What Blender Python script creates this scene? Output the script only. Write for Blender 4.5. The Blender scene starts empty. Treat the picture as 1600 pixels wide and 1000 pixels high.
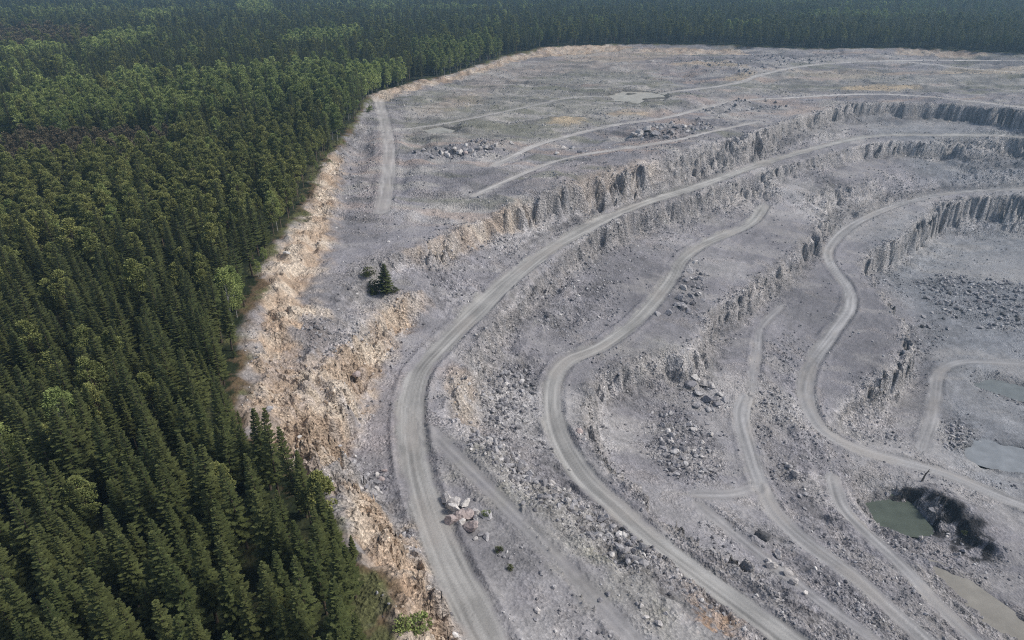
import bpy, math, random
import numpy as np
from mathutils import Vector, Matrix

random.seed(11)
rng = np.random.default_rng(11)
SC = bpy.context.scene
COL = SC.collection

# ------------------------------------------------------------------ camera
CAMZ, PITCH, F = 85.0, math.radians(28.0), 1067.0      # F in pixels of the 1600 px wide photo
cam_d = bpy.data.cameras.new('camera')
cam_d.sensor_width = 36.0
cam_d.lens = 36.0 * F / 1600.0
cam_d.clip_start, cam_d.clip_end = 1.0, 60000.0
cam = bpy.data.objects.new('camera', cam_d)
COL.objects.link(cam)
cam.location = (0, 0, CAMZ)
cam.rotation_euler = (math.pi / 2 - PITCH, 0, 0)
SC.camera = cam
CP, SP = math.cos(PITCH), math.sin(PITCH)

def at(px, py, z):
    """ground position seen at photo pixel px,py on the level z"""
    a, b = (px - 800.0) / F, (500.0 - py) / F
    dy, dz = CP + b * SP, -SP + b * CP
    t = (z - CAMZ) / dz
    return (a * t, dy * t)

def proj(x, y, z):
    dz = z - CAMZ
    depth = y * CP - dz * SP
    up = y * SP + dz * CP
    return 800 + F * x / depth, 500 - F * up / depth, depth

# ------------------------------------------------------------------ noise (numpy)
def _h(ix, iy, seed):
    n = (ix.astype(np.int64) * 374761393 + iy.astype(np.int64) * 668265263 + seed * 974634777) & 0xffffffff
    n = ((n ^ (n >> 13)) * 1274126177) & 0xffffffff
    n = (n ^ (n >> 16)) & 0xffffff
    return n.astype(np.float64) / 0xffffff

def vnoise(x, y, seed=0):
    ix, iy = np.floor(x), np.floor(y)
    fx, fy = x - ix, y - iy
    fx = fx * fx * fx * (fx * (fx * 6 - 15) + 10)
    fy = fy * fy * fy * (fy * (fy * 6 - 15) + 10)
    a, b = _h(ix, iy, seed), _h(ix + 1, iy, seed)
    c, d = _h(ix, iy + 1, seed), _h(ix + 1, iy + 1, seed)
    return (a + (b - a) * fx) * (1 - fy) + (c + (d - c) * fx) * fy - 0.5

def fbm(x, y, octv=4, seed=0, gain=0.5):
    s, amp = 0.0, 1.0
    for k in range(octv):
        c, sn = math.cos(k * 1.3 + .4), math.sin(k * 1.3 + .4)
        s = s + amp * vnoise(x * c - y * sn + 17.3 * k, x * sn + y * c - 9.1 * k, seed + k)
        amp *= gain; x = x * 2.03; y = y * 2.03
    return s

def cells(x, y, seed=0):
    """Worley: distance to nearest, second nearest, cell random"""
    ix, iy = np.floor(x), np.floor(y)
    d1 = np.full(x.shape, 9.0); d2 = np.full(x.shape, 9.0); rid = np.zeros(x.shape)
    for ox in (-1, 0, 1):
        for oy in (-1, 0, 1):
            cx, cy = ix + ox, iy + oy
            px = cx + _h(cx, cy, seed + 5); py = cy + _h(cx, cy, seed + 6)
            d = np.hypot(px - x, py - y)
            near = d < d1
            d2 = np.where(near, d1, np.minimum(d2, d))
            rid = np.where(near, _h(cx, cy, seed + 7), rid)
            d1 = np.where(near, d, d1)
    return d1, d2, rid

def sstep(a, b, x):
    t = np.clip((x - a) / (b - a), 0, 1)
    return t * t * (3 - 2 * t)

# ------------------------------------------------------------------ survey lines of the quarry (pixel, pixel, level)
GX0, GX1, GY0, GY1 = -280, 800, 24, 900
NX, NY = GX1 - GX0 + 1, GY1 - GY0 + 1
gx, gy = np.meshgrid(np.arange(GX0, GX1 + 1), np.arange(GY0, GY1 + 1))
gx = gx.astype(np.float64); gy = gy.astype(np.float64)

RIM = [(640,1200),(618,1080),(606,1000),(590,910),(556,838),(505,775),(440,712),(395,680),(378,640),(383,580),(390,500),(412,440),
       (425,402),(440,382),(470,342),(490,300),(510,250),(540,215),(560,188),(580,150),(640,132),(720,112),(790,88),
       (850,74),(950,69),(1100,69),(1250,75),(1400,75),(1500,78),(1600,84),(1800,95)]
rim_w = [at(x, y, 0) for x, y in RIM]

LINES = [
 # tan bank on the left
 [(735,1200,-2),(700,1010,-2),(642,900,-2.5),(602,832,-3),(548,762,-3.5)],
 [(790,1200,-8),(742,1000,-9),(712,940,-9.5),(676,870,-11),(640,815,-13),(600,782,-14.5),(560,742,-15.5),(527,717,-16),(546,690,-16),
  (563,640,-16.5),(562,600,-16.5),(593,570,-16.5),(613,525,-16.4),(652,492,-16.2)],
 [(665,455,-11),(640,462,-10),(600,478,-9),(575,510,-9),(547,538,-8.5),(531,590,-9),(520,640,-9),(492,688,-8)],
 [(690,372,-5),(640,395,-5),(590,408,-5),(545,450,-5),(525,482,-5.5)],
 [(700,402,-13),(660,432,-11),(612,434,-9.4),(568,464,-8.8),(540,492,-8)],
 [(450,560,-4),(460,610,-5),(440,660,-3)],
 # foot of the rim slope
 [(545,388,-5),(535,360,-5),(540,330,-4.6),(537,280,-4.5),(548,240,-4),(577,200,-3),(602,164,-2.5),(660,143,-2.5),(730,122,-2.5),
  (800,97,-3),(860,84,-3),(960,78,-3),(1100,79,-3),(1260,87,-4),(1400,86,-4),(1600,97,-5),(1800,108,-5)],
 [(590,160,-2.6),(602,210,-3.2),(612,260,-4),(602,300,-4.2),(592,352,-4.4)],
 [(650,330,-5),(740,290,-5),(800,270,-5)],
 [(640,238,-3.2),(680,233,-2.2),(720,228,-1.6),(790,221,-2.6)], [(635,250,-5),(690,250,-5.6),(740,247,-5.6),(800,238,-5.6)],
 [(985,208,-6),(1020,203,-4.8),(1060,200,-5),(1110,192,-7)], [(985,216,-8),(1030,219,-8.6),(1075,214,-8.6),(1115,203,-9)],
 [(1060,160,-5),(1110,158,-4.5),(1180,148,-5.5)], [(1070,172,-7.6),(1120,167,-8),(1190,157,-8.6)],
 [(1090,98,-2),(1180,92,-1.4),(1300,94,-2.2)], [(1090,108,-4),(1180,104,-4.4)],
 [(1200,88,-1.5),(1300,86,-1.2)],
 [(1480,118,-4),(1560,112,-3.5),(1640,116,-3.5)], [(1480,132,-8.4),(1560,134,-9),(1640,142,-9.4)],
 [(700,180,-4.4),(800,180,-4.6),(900,150,-4.4)],
 [(985,101,-3),(1050,98,-3),(1120,110,-3)],[(985,109,-6),(1040,112,-6.5),(1110,122,-6)],
 [(860,190,-4),(890,187,-3.2),(915,192,-4)],
 # first face
 [(690,372,-5),(720,350,-5.5),(760,335,-6),(830,312,-6.2),(900,288,-6.5),(960,268,-7),(1010,252,-7.5),(1060,236,-8),(1130,216,-9),(1200,199,-10.5)],
 [(700,402,-13),(735,385,-14),(770,372,-14.5),(840,342,-15),(900,322,-15.4),(960,303,-15.8),(1010,286,-16.4),(1070,268,-17),(1140,247,-18),(1210,224,-19.5),(1260,205,-20)],
 [(1200,199,-10.5),(1260,178,-10.5),(1330,160,-10),(1460,160,-10),(1600,172,-10),(1800,192,-10)],
 [(1260,205,-20),(1330,193,-22),(1460,196,-23.8),(1600,206,-22.6),(1800,221,-21.5)],
 # face below the main haul road
 [(1800,242,-25),(1600,224,-27),(1480,222,-27.2),(1380,222,-27),(1300,238,-26.2),(1200,267,-25.2),(1100,301,-24),(1000,332,-23),(930,367,-22),
  (870,412,-21),(822,452,-20),(785,490,-19.2),(752,530,-18.4),(722,580,-17.6),(702,630,-17),(700,662,-16.4)],
 [(1260,300,-35),(1180,312,-37),(1130,345,-36.5),(1060,380,-36),(1020,420,-34),(960,480,-32.4),(890,528,-31),(836,575,-29.5),(800,610,-28.5),(768,650,-26.5),(746,684,-23.5)],
 [(1800,275,-40),(1600,254,-40),(1480,248,-39),(1400,262,-39),(1340,285,-38),(1260,300,-36)],
 [(700,662,-16.4),(742,702,-15.2),(800,752,-14.3),(870,812,-13.6),(960,888,-14.5),(1070,962,-17),(1150,1020,-18),(1330,1200,-17)],
 [(746,684,-23.5),(800,712,-23.4),(870,762,-23),(940,812,-23),(1010,862,-22.6),(1100,922,-22.2),(1200,990,-21.8),(1440,1200,-19)],
 [(690,700,-15.6),(740,760,-14.6),(830,850,-13.8),(930,960,-14),(1010,1060,-15)],
 # face under the second road
 [(1300,302,-42),(1290,330,-43),(1268,372,-43),(1240,398,-42),(1200,424,-41),(1152,458,-40),(1112,490,-38.6),(1094,525,-36.6),(1072,556,-35.4),(1010,556,-33.8),(940,582,-31.6),(916,620,-31),
  (918,670,-30),(952,730,-28.6),(1010,780,-27.4),(1090,846,-26.4),(1200,925,-25.2),(1310,1000,-24),(1560,1200,-21)],
 [(1330,332,-50),(1305,365,-52),(1278,400,-51.6),(1252,428,-51),(1216,466,-50),(1164,494,-49),(1134,530,-48),(1116,580,-46.6),(1084,606,-45.8),(1030,650,-44),(1010,690,-42.5),(1040,742,-41.4),(1096,782,-40.6),
  (1180,850,-39.5),(1270,915,-38),(1370,985,-36.6),(1600,1150,-33)],
 [(1180,600,-48),(1150,625,-47)], [(1220,480,-50.5),(1200,520,-50),(1185,570,-49)],
 # face above and below the pit road
 [(1800,280,-46),(1600,284,-46.6),(1480,290,-47),(1400,306,-48),(1340,336,-50)],
 [(1800,312,-50),(1600,307,-50.5),(1510,312,-51.5),(1470,322,-52),(1440,345,-52.8),(1408,372,-53.5),(1362,394,-53.8),(1348,416,-54.2),(1374,446,-54.8),(1392,478,-55.5)],
 [(1800,372,-72),(1600,370,-72),(1500,376,-72),(1466,402,-72),(1436,432,-71.6),(1416,446,-71.4),(1428,470,-71),(1448,500,-70.6)],
 [(1392,478,-55.5),(1412,500,-56),(1420,530,-56),(1408,562,-56),(1368,590,-56),(1332,620,-56),(1312,652,-57)],
 [(1448,500,-70.6),(1452,540,-70),(1428,598,-69.4),(1398,628,-68.6),(1378,660,-67),(1352,686,-63),(1335,692,-61)],
 [(1600,420,-72),(1540,440,-72),(1500,470,-72),(1500,530,-71.5),(1560,560,-71.5),(1640,560,-71.5)],
 [(1700,480,-72),(1700,640,-71)],
 [(1485,690,-67.5),(1480,660,-68.5),(1500,640,-70),(1600,660,-70.5)],
 [(1478,722,-64),(1540,752,-65),(1600,782,-65)], [(1520,720,-67.6),(1600,740,-67.8)],
 # green pond trench
 [(1392,764,-59),(1412,757,-58.6),(1440,760,-58),(1480,770,-57.6),(1520,800,-57.6),(1556,842,-57.8)],
 [(1386,780,-66),(1426,800,-66),(1470,828,-63.0),(1510,858,-62.4),(1540,876,-61.6)],
 [(1364,775,-63),(1354,792,-63),(1372,822,-63),(1420,838,-62.8),(1460,848,-62),(1510,876,-61.4),(1540,890,-60.6)],
 [(1345,770,-58.5),(1340,800,-58),(1360,835,-57.4),(1420,860,-57.4),(1480,880,-58),(1560,920,-58.4),(1640,975,-58)],
 [(1575,875,-59),(1600,850,-60),(1660,900,-60)],
 [(1452,875,-57.8),(1500,950,-55),(1570,1010,-54),(1700,1120,-52)],
]
ROADS = [  # name, width m, points
 ('haul_road', 7.0, [(880,1200,-8),(768,1010,-10),(735,945,-10.8),(703,885,-12),(672,805,-13.8),(648,720,-15.4),(641,640,-16.6),(655,582,-17.2),(690,542,-17.6),(742,490,-18.2),(800,435,-19),(862,388,-20.2),
                (930,350,-21.2),(1000,320,-22.2),(1100,288,-23.4),(1200,253,-24.6),(1300,225,-25.8),(1370,213,-26.4),(1500,211,-26.2),(1600,214,-25.5),(1800,232,-24)]),
 ('haul_road', 6.0, [(1194,322,-38.5),(1172,350,-38.4),(1112,376,-37.6),(1070,402,-36.6),(1046,440,-35.6),(1000,496,-33.8),(942,540,-32.2),(890,562,-31),(866,592,-30.4),(863,640,-29.8),(877,690,-29),(912,746,-28),(962,792,-27),
                (1022,846,-26),(1092,900,-25.2),(1172,958,-24.4),(1235,1005,-23.6),(1480,1200,-21)]),
 ('haul_road', 5.6, [(1800,285,-48),(1600,295,-49),(1480,303,-50),(1402,321,-51),(1335,350,-52),(1298,385,-52.6),(1297,412,-53),(1324,448,-53.6),(1328,480,-54),(1300,522,-54.6),(1268,570,-55),(1259,620,-55.6),(1282,668,-57),
                (1332,698,-59.5),(1402,720,-61.5),(1482,742,-62.4),(1562,776,-62.6),(1610,796,-62.6),(1760,860,-62.6)]),
 ('quarry_track', 4.8, [(1165,622,-47.2),(1158,650,-46.8),(1170,700,-46),(1188,756,-45.2),(1216,806,-44.6),(1266,852,-43.8),(1336,902,-42.8),(1400,960,-41.6),(1455,1010,-40.4),(1640,1180,-37)]),
 ('quarry_track', 4.6, [(1302,748,-57.8),(1316,790,-56),(1352,830,-54),(1405,880,-52),(1462,940,-50),(1530,1005,-48),(1720,1180,-44)]),
 ('quarry_track', 4.8, [(772,259,-5.4),(835,228,-6),(887,213,-6.4),(957,196,-7),(1040,184,-7.6),(1145,159,-8.6),(1250,152,-9),(1355,147,-9),(1460,152,-9.2),(1600,168,-9.6),(1800,190,-10)]),
 ('quarry_track', 5.6, [(1057,143,-6.4),(1145,131,-5.6),(1197,115,-4.8),(1267,102,-4.4),(1390,95,-4),(1600,95,-4.2),(1800,100,-4.2)]),
 ('quarry_track', 4.2, [(1390,95,-4),(1460,101,-4.5),(1520,108,-5),(1600,113,-5.5),(1800,122,-6)]),
 ('quarry_track', 3.6, [(740,306,-5.2),(830,266,-6),(900,244,-6.6),(1040,222,-7.6),(1110,206,-8.8),(1187,190,-10)]),
 ('quarry_track', 3.4, [(1220,480,-50.6),(1190,512,-50),(1182,560,-49.4),(1172,615,-47.6)]),
 ('quarry_track', 4.4, [(1640,572,-70),(1560,566,-70),(1500,566,-69.6),(1468,582,-69),(1462,620,-67.6),(1455,660,-65.6),(1440,700,-63)]),
 ('quarry_track', 3.6, [(1180,762,-45.2),(1140,772,-42.6),(1090,772,-41)]),
 ('quarry_track', 3.6, [(672,672,-15.2),(735,735,-14.4),(800,800,-14),(870,872,-14),(945,950,-14.6),(1010,1020,-15.5),(1200,1200,-16)]),
 ('quarry_track', 3.4, [(1096,792,-40.4),(1190,868,-39.2),(1290,945,-37.6),(1380,1010,-36.4),(1600,1180,-33)]),
 ('quarry_track', 4.0, [(606,205,-3),(700,192,-4.2),(800,172,-4.4),(900,152,-4.6),(1000,150,-5),(1057,143,-6.2)]),
 ('quarry_track', 7.0, [(592,156,-2.6),(603,200,-3),(608,240,-3.6),(604,290,-4.2),(596,330,-4.4)]),
]

def to_w(line):
    return np.array([(*at(a, b, c), c) for a, b, c in line])

def smooth_path(P, n=6):
    """Catmull-Rom through P (k,3)"""
    out = []
    for i in range(len(P) - 1):
        p0 = P[max(i - 1, 0)]; p1 = P[i]; p2 = P[i + 1]; p3 = P[min(i + 2, len(P) - 1)]
        for t in np.arange(n) / n:
            out.append(0.5 * ((2 * p1) + (-p0 + p2) * t + (2 * p0 - 5 * p1 + 4 * p2 - p3) * t * t + (-p0 + 3 * p1 - 3 * p2 + p3) * t ** 3))
    out.append(P[-1])
    return np.array(out)

def in_poly(x, y, poly):
    inside = np.zeros(x.shape, bool)
    n = len(poly)
    for i in range(n):
        x1, y1 = poly[i]; x2, y2 = poly[(i + 1) % n]
        if y1 == y2: continue
        c = ((y1 > y) != (y2 > y)) & (x < (x2 - x1) * (y - y1) / (y2 - y1) + x1)
        inside ^= c
    return inside

def blur(a, r, it=2):
    for _ in range(it):
        for ax in (0, 1):
            pad = [(0, 0), (0, 0)]; pad[ax] = (r + 1, r)
            c = np.cumsum(np.pad(a, pad, mode='edge'), axis=ax)
            n = a.shape[ax]
            if ax == 0: a = (c[2 * r + 1:2 * r + 1 + n] - c[:n]) / (2 * r + 1)
            else: a = (c[:, 2 * r + 1:2 * r + 1 + n] - c[:, :n]) / (2 * r + 1)
    return a

quarry_poly = list(rim_w) + [(2000, rim_w[-1][1]), (2000, -100), (rim_w[0][0], -100)]
QUARRY = in_poly(gx, gy, quarry_poly)

# roads: signed side distance and distance along, on the survey grid
road_paths, road_lat, road_s = [], [], []
for name, w, pts in ROADS:
    P = smooth_path(to_w(pts))
    lat = np.full((NY, NX), 99.0, np.float64); ss = np.zeros((NY, NX)); zz = np.zeros((NY, NX))
    s0 = 0.0
    for a, b in zip(P[:-1], P[1:]):
        d = b[:2] - a[:2]; L = np.hypot(*d)
        if L < 1e-6: continue
        m = 14
        i0 = int(max(0, min(a[0], b[0]) - m - GX0)); i1 = int(min(NX, max(a[0], b[0]) + m - GX0 + 1))
        j0 = int(max(0, min(a[1], b[1]) - m - GY0)); j1 = int(min(NY, max(a[1], b[1]) + m - GY0 + 1))
        if i1 > i0 and j1 > j0:
            X, Y = gx[j0:j1, i0:i1], gy[j0:j1, i0:i1]
            t = np.clip(((X - a[0]) * d[0] + (Y - a[1]) * d[1]) / L ** 2, 0, 1)
            ex, ey = X - a[0] - t * d[0], Y - a[1] - t * d[1]
            dist = np.hypot(ex, ey) * np.where(d[0] * ey - d[1] * ex >= 0, 1, -1)
            sub = np.abs(dist) < np.abs(lat[j0:j1, i0:i1])
            lat[j0:j1, i0:i1][sub] = dist[sub]
            ss[j0:j1, i0:i1][sub] = (s0 + t * L)[sub]
            zz[j0:j1, i0:i1][sub] = (a[2] + t * (b[2] - a[2]))[sub]
        s0 += L
    road_paths.append(P); road_lat.append(lat); road_s.append(ss)
    ROADS[len(road_paths) - 1] = (name, w, pts, zz)

# constraints
FIX = np.zeros((NY, NX), bool); VAL = np.zeros((NY, NX))
for line in LINES:
    P = to_w(line)
    for a, b in zip(P[:-1], P[1:]):
        n = int(np.hypot(*(b - a)[:2]) * 2) + 2
        t = np.linspace(0, 1, n)[:, None]
        q = a + (b - a) * t
        i = np.round(q[:, 0] - GX0).astype(int); j = np.round(q[:, 1] - GY0).astype(int)
        ok = (i >= 0) & (i < NX) & (j >= 0) & (j < NY)
        FIX[j[ok], i[ok]] = True; VAL[j[ok], i[ok]] = q[ok, 2]
def line_from(px, py):
    for l in LINES:
        if l[0][:2] == (px, py): return to_w(l)
def dense(P, step=1.0):
    out = []
    for a, b in zip(P[:-1], P[1:]):
        n = max(1, int(np.hypot(*(b - a)[:2]) / step)); out.append(a + (b - a) * (np.arange(n) / n)[:, None])
    return np.vstack(out)
for crest, toe, frac in [((690,372),(700,402),.8), ((1200,199),(1260,205),.75), ((1800,242),(1260,300),.6), ((1800,242),(1800,275),.55), ((1300,302),(1330,332),.62), ((1800,312),(1800,372),.66),
                         ((1392,478),(1448,500),.7), ((665,455),(790,1200),.75), ((735,1200),(790,1200),.6)]:
    Cq, Tq = dense(line_from(*crest)), dense(line_from(*toe))
    dd = np.hypot(Cq[:, None, 0] - Tq[None, :, 0], Cq[:, None, 1] - Tq[None, :, 1])
    j = dd.argmin(1); dm = dd.min(1)
    sarc = np.arange(len(Cq)) * 1.0
    fr = np.clip(frac + .5 * fbm(sarc / 26, sarc * 0 + crest[0], 3, 17), .2, .88)
    hz = np.clip(2.2 / np.maximum(dm, .1), .12, .45) * (1 + .6 * fbm(sarc / 9, sarc * 0 + 3, 2, 19))
    ok_ = (dm > 4.5) & (dm < 70)
    M = Cq + (Tq[j] - Cq) * hz[:, None]; M[:, 2] = Cq[:, 2] + (Tq[j, 2] - Cq[:, 2]) * fr
    i = np.round(M[:, 0] - GX0).astype(int); jj_ = np.round(M[:, 1] - GY0).astype(int)
    ok_ &= (i >= 0) & (i < NX) & (jj_ >= 0) & (jj_ < NY) & (Tq[j, 2] < Cq[:, 2] - 2.5)
    free = np.zeros(len(i), bool); free[ok_] = ~FIX[jj_[ok_], i[ok_]]
    FIX[jj_[free], i[free]] = True; VAL[jj_[free], i[free]] = M[free, 2]
for k in reversed(range(len(ROADS))):
    m = np.abs(road_lat[k]) < ROADS[k][1] / 2 + 0.4
    FIX |= m; VAL = np.where(m, ROADS[k][3], VAL)
FIX |= ~QUARRY; VAL = np.where(QUARRY, VAL, 0.0)

# membrane through the survey lines, coarse to fine
def solve():
    levels = [32, 16, 8, 4, 2, 1]
    H = None
    for s in levels:
        ny, nx = (NY + s - 1) // s, (NX + s - 1) // s
        py, px = ny * s - NY, nx * s - NX
        f = np.pad(FIX, ((0, py), (0, px)), mode='edge'); v = np.pad(VAL, ((0, py), (0, px)), mode='edge')
        cnt = f.reshape(ny, s, nx, s).sum((1, 3))
        val = np.where(cnt > 0, (v * f).reshape(ny, s, nx, s).sum((1, 3)) / np.maximum(cnt, 1), 0)
        fx = cnt > 0
        if H is None: h = np.full((ny, nx), -25.0)
        else:
            h = np.repeat(np.repeat(H, 2, 0), 2, 1)[:ny, :nx]
            if h.shape != (ny, nx): h = np.pad(h, ((0, ny - h.shape[0]), (0, nx - h.shape[1])), mode='edge')
        h = np.where(fx, val, h)
        for _ in range(400 if s > 4 else (220 if s > 1 else 120)):
            p = np.pad(h, 1, mode='edge')
            h = np.where(fx, val, 0.25 * (p[:-2, 1:-1] + p[2:, 1:-1] + p[1:-1, :-2] + p[1:-1, 2:]))
        H = h
    return H[:NY, :NX]
H = solve()
H = blur(H, 1, 1)

# water bodies: name, label, level, outline pixels, colour
PONDS = [
 ('pond', -5.6, [(948,150),(972,143),(1015,144),(1046,152),(1036,160),(1002,163),(965,158)], (.44,.42,.36)),
 ('pond', -5.0, [(655,206),(688,199),(722,204),(704,212),(672,212)], (.40,.39,.34)),
 ('pond', -64.0, [(1356,792),(1364,779),(1394,777),(1420,790),(1434,806),(1452,830),(1436,834),(1412,832),(1388,826),(1370,815)], (.10,.12,.095)),
 ('pond', -71.9, [(1522,600),(1560,596),(1640,608),(1640,640),(1590,628),(1550,614)], (.19,.21,.21)),
 ('pond', -68.6, [(1502,704),(1530,690),(1600,703),(1640,720),(1640,748),(1590,738),(1545,728),(1515,716)], (.27,.29,.305)),
 ('pond', -58.0, [(1458,884),(1490,894),(1540,928),(1600,972),(1640,1010),(1600,1015),(1545,978),(1500,938),(1472,910)], (.30,.285,.25)),
]
for name, lv, px, c in PONDS:
    poly = [at(a, b, lv) for a, b in px]
    m = in_poly(gx, gy, poly).astype(float)
    soft = blur(m, 1, 2)
    near = np.clip(blur(m, 3, 2) * 3, 0, 1)
    H = H * (1 - near) + np.clip(H, lv + 0.45, lv + 1.1) * near        # bank close to the water level
    H = H * (1 - soft) + (lv - 1.3) * soft

gyv, gxv = np.gradient(blur(H, 1, 1))
SLOPE = np.hypot(gxv, gyv)
FACE = blur(sstep(0.45, 1.0, SLOPE), 2, 2)
TALUS = blur(sstep(0.2, 0.46, SLOPE), 3, 2)
ROADM = np.zeros((NY, NX))
for k, r in enumerate(ROADS):
    ROADM = np.maximum(ROADM, 1 - sstep(r[1] / 2 - 0.3, r[1] / 2 + 1.5, np.abs(road_lat[k])))

PLAT = blur(((H > -12) & QUARRY & (gy > 250)).astype(float), 4, 2) * (1 - TALUS)
PLATR = PLAT * (1 - np.clip(blur(ROADM, 5, 2) * 4, 0, 1))
def samp(A, x, y):
    u = np.clip(x - GX0, 0, NX - 1.001); v = np.clip(y - GY0, 0, NY - 1.001)
    i = u.astype(int); j = v.astype(int); fu = u - i; fv = v - j
    return (A[j, i] * (1 - fu) + A[j, i + 1] * fu) * (1 - fv) + (A[j + 1, i] * (1 - fu) + A[j + 1, i + 1] * fu) * fv

# streaks: noise smeared down the slopes (wash, gullies) and along the contours (tracks, ledges)
_hb = blur(H, 2, 2); _gy, _gx = np.gradient(_hb); _g = np.hypot(_gx, _gy) + 1e-4
_gx, _gy = _gx / _g, _gy / _g
def smear(dx, dy, n, seed):
    src = np.random.default_rng(seed).random((NY, NX)) - .5
    acc = src.copy()
    for sg in (-1, 1):
        X, Y = gx.copy(), gy.copy()
        for k in range(n):
            X = X + sg * samp(dx, X, Y); Y = Y + sg * samp(dy, X, Y)
            acc += samp(src, X, Y)
    acc = acc - blur(acc, 6, 1)
    return np.clip(acc / acc.std(), -2.5, 2.5) / 2.5
DOWN = smear(_gx, _gy, 7, 5); ALONG = smear(-_gy, _gx, 12, 6)

def hit(px, py):
    """first point of the survey surface seen at a photo pixel"""
    a, b = (px - 800.0) / F, (500.0 - py) / F
    d = np.array([a, CP + b * SP, -SP + b * CP])
    t = np.arange(40, 1400, 0.4)
    p = np.array([0, 0, CAMZ])[:, None] + d[:, None] * t
    h = samp(H, p[0], p[1])
    k = np.argmax(p[2] < h)
    return p[0, k], p[1, k], h[k]

# ------------------------------------------------------------------ ground colour layers (plan polygons)
def plan_mask(px, r=2):
    poly = [hit(a, b)[:2] for a, b in px]
    return blur(in_poly(gx, gy, poly).astype(float), r, 2)

def zeros(): return np.zeros((NY, NX))
TAN = zeros(); OLIVE = zeros(); BLUE = zeros(); PINK = zeros(); DARK = zeros(); RUST = zeros(); RUBBLE = zeros(); SAND = zeros(); PALE = zeros()
for px, w in [
 ([(382,645),(388,520),(425,405),(470,345),(512,245),(536,243),(519,330),(512,395),(470,470),(500,480),(545,545),(578,508),(602,476),(655,460),(658,486),(612,528),(596,572),(566,640),(530,718),(528,735),(500,765),(440,722),(405,690)], 1),
 ([(545,758),(560,770),(640,850),(668,900),(705,1000),(735,1200),(660,1200),(620,1000),(596,900),(560,820),(530,775)], 1),
 ([(640,392),(700,362),(760,333),(830,310),(835,336),(770,366),(700,395),(645,415)], .75),
 ([(880,292),(1020,246),(1030,280),(960,300),(890,318)], .35),
 ([(575,150),(640,133),(720,114),(790,90),(850,74),(950,69),(1000,72),(950,82),(850,86),(800,98),(730,122),(650,146),(590,160)], .75),
 ([(1000,72),(1150,72),(1170,84),(1000,82)], .6), ([(1400,74),(1560,80),(1540,88),(1400,86)], .5),
 ([(700,560),(735,600),(745,680),(715,660),(700,620)], .5), ([(580,476),(640,462),(600,520),(560,580)], .4)]:
    TAN = np.maximum(TAN, plan_mask(px) * w)
for px, w in [([(452,505),(500,490),(528,500),(548,530),(520,556),(470,562)], .85), ([(383,470),(412,462),(408,540),(402,600),(380,610)], .8), ([(400,640),(425,630),(432,660),(410,670)], .7)]:
    TAN = TAN * (1 - plan_mask(px, 1) * w)
for px, w in [
 ([(640,160),(800,100),(980,90),(1060,130),(1060,170),(900,205),(800,225),(620,235)], .9),
 ([(1090,130),(1200,112),(1600,104),(1600,135),(1300,145),(1100,150)], .6),
 ([(690,700),(740,690),(1000,870),(1130,1000),(1000,1000),(880,880),(800,800)], .75),
 ([(880,870),(960,860),(1000,910),(920,930)], .9),
 ([(930,540),(1040,520),(1090,560),(960,580)], .4), ([(580,420),(640,440),(620,470),(560,470)], .5),
 ([(840,860),(800,820),(740,800),(760,850),(820,900)], .5),
 ([(430,350),(470,345),(440,400),(425,400)], .8)]:
    OLIVE = np.maximum(OLIVE, plan_mask(px, 4) * w)
for px, w in [([(1360,380),(1440,330),(1600,300),(1800,300),(1800,800),(1500,760),(1470,640),(1440,500)], 1), ([(1330,160),(1600,170),(1800,190),(1800,300),(1450,290),(1350,200)], .8)]:
    BLUE = np.maximum(BLUE, plan_mask(px, 9) * w)
for px, w in [([(560,270),(620,160),(600,340),(570,350)], .8), ([(640,190),(760,110),(900,80),(1080,80),(1100,110),(900,105),(760,150)], .7), ([(540,600),(640,560),(620,760),(560,720)], .5),
              ([(800,270),(960,255),(940,280),(820,300)], .5), ([(1060,150),(1130,150),(1120,170),(1060,165)], .4)]:
    PINK = np.maximum(PINK, plan_mask(px, 4) * w)
for px, w in [([(1380,768),(1400,756),(1440,764),(1490,778),(1530,808),(1556,846),(1550,884),(1500,868),(1440,826),(1400,795)], 1)]:
    DARK = np.maximum(DARK, plan_mask(px, 1) * w)
for px, w in [([(1075,930),(1100,930),(1150,985),(1165,1000),(1120,1000)], .9)]:
    RUST = np.maximum(RUST, plan_mask(px, 2) * w)
for px, w in [([(855,190),(885,180),(915,188),(905,194),(870,195)], 1), ([(945,178),(1000,172),(1020,180),(960,184)], .6), ([(1310,135),(1360,129),(1442,131),(1400,138),(1340,141)], 1), ([(1040,98),(1150,96),(1170,110),(1060,102)], .6),
              ([(1130,118),(1180,112),(1160,128)], .7), ([(880,82),(1000,78),(1060,88),(960,98),(880,96)], .35), ([(1200,108),(1330,106),(1420,112),(1300,120)], .35), ([(1450,104),(1600,106),(1600,116),(1480,114)], .5), ([(640,170),(740,150),(760,160),(660,182)], .25)]:
    SAND = np.maximum(SAND, plan_mask(px, 2) * w)
for px, w in [([(1430,320),(1600,310),(1640,420),(1600,430),(1480,400)], .0), ([(1490,400),(1640,390),(1640,450),(1540,440)], .6), ([(1470,540),(1640,550),(1640,690),(1500,650)], .4), ([(1110,610),(1200,610),(1180,760),(1120,740)], .4), ([(650,560),(690,510),(760,470),(730,530),(680,600)], .5), ([(690,700),(760,740),(960,930),(1040,1000),(900,1000),(800,880)], .25),
              ([(1120,740),(1040,760),(1100,850),(1200,830),(1190,760)], .3)]:
    PALE = np.maximum(PALE, plan_mask(px, 5) * w)
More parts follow.
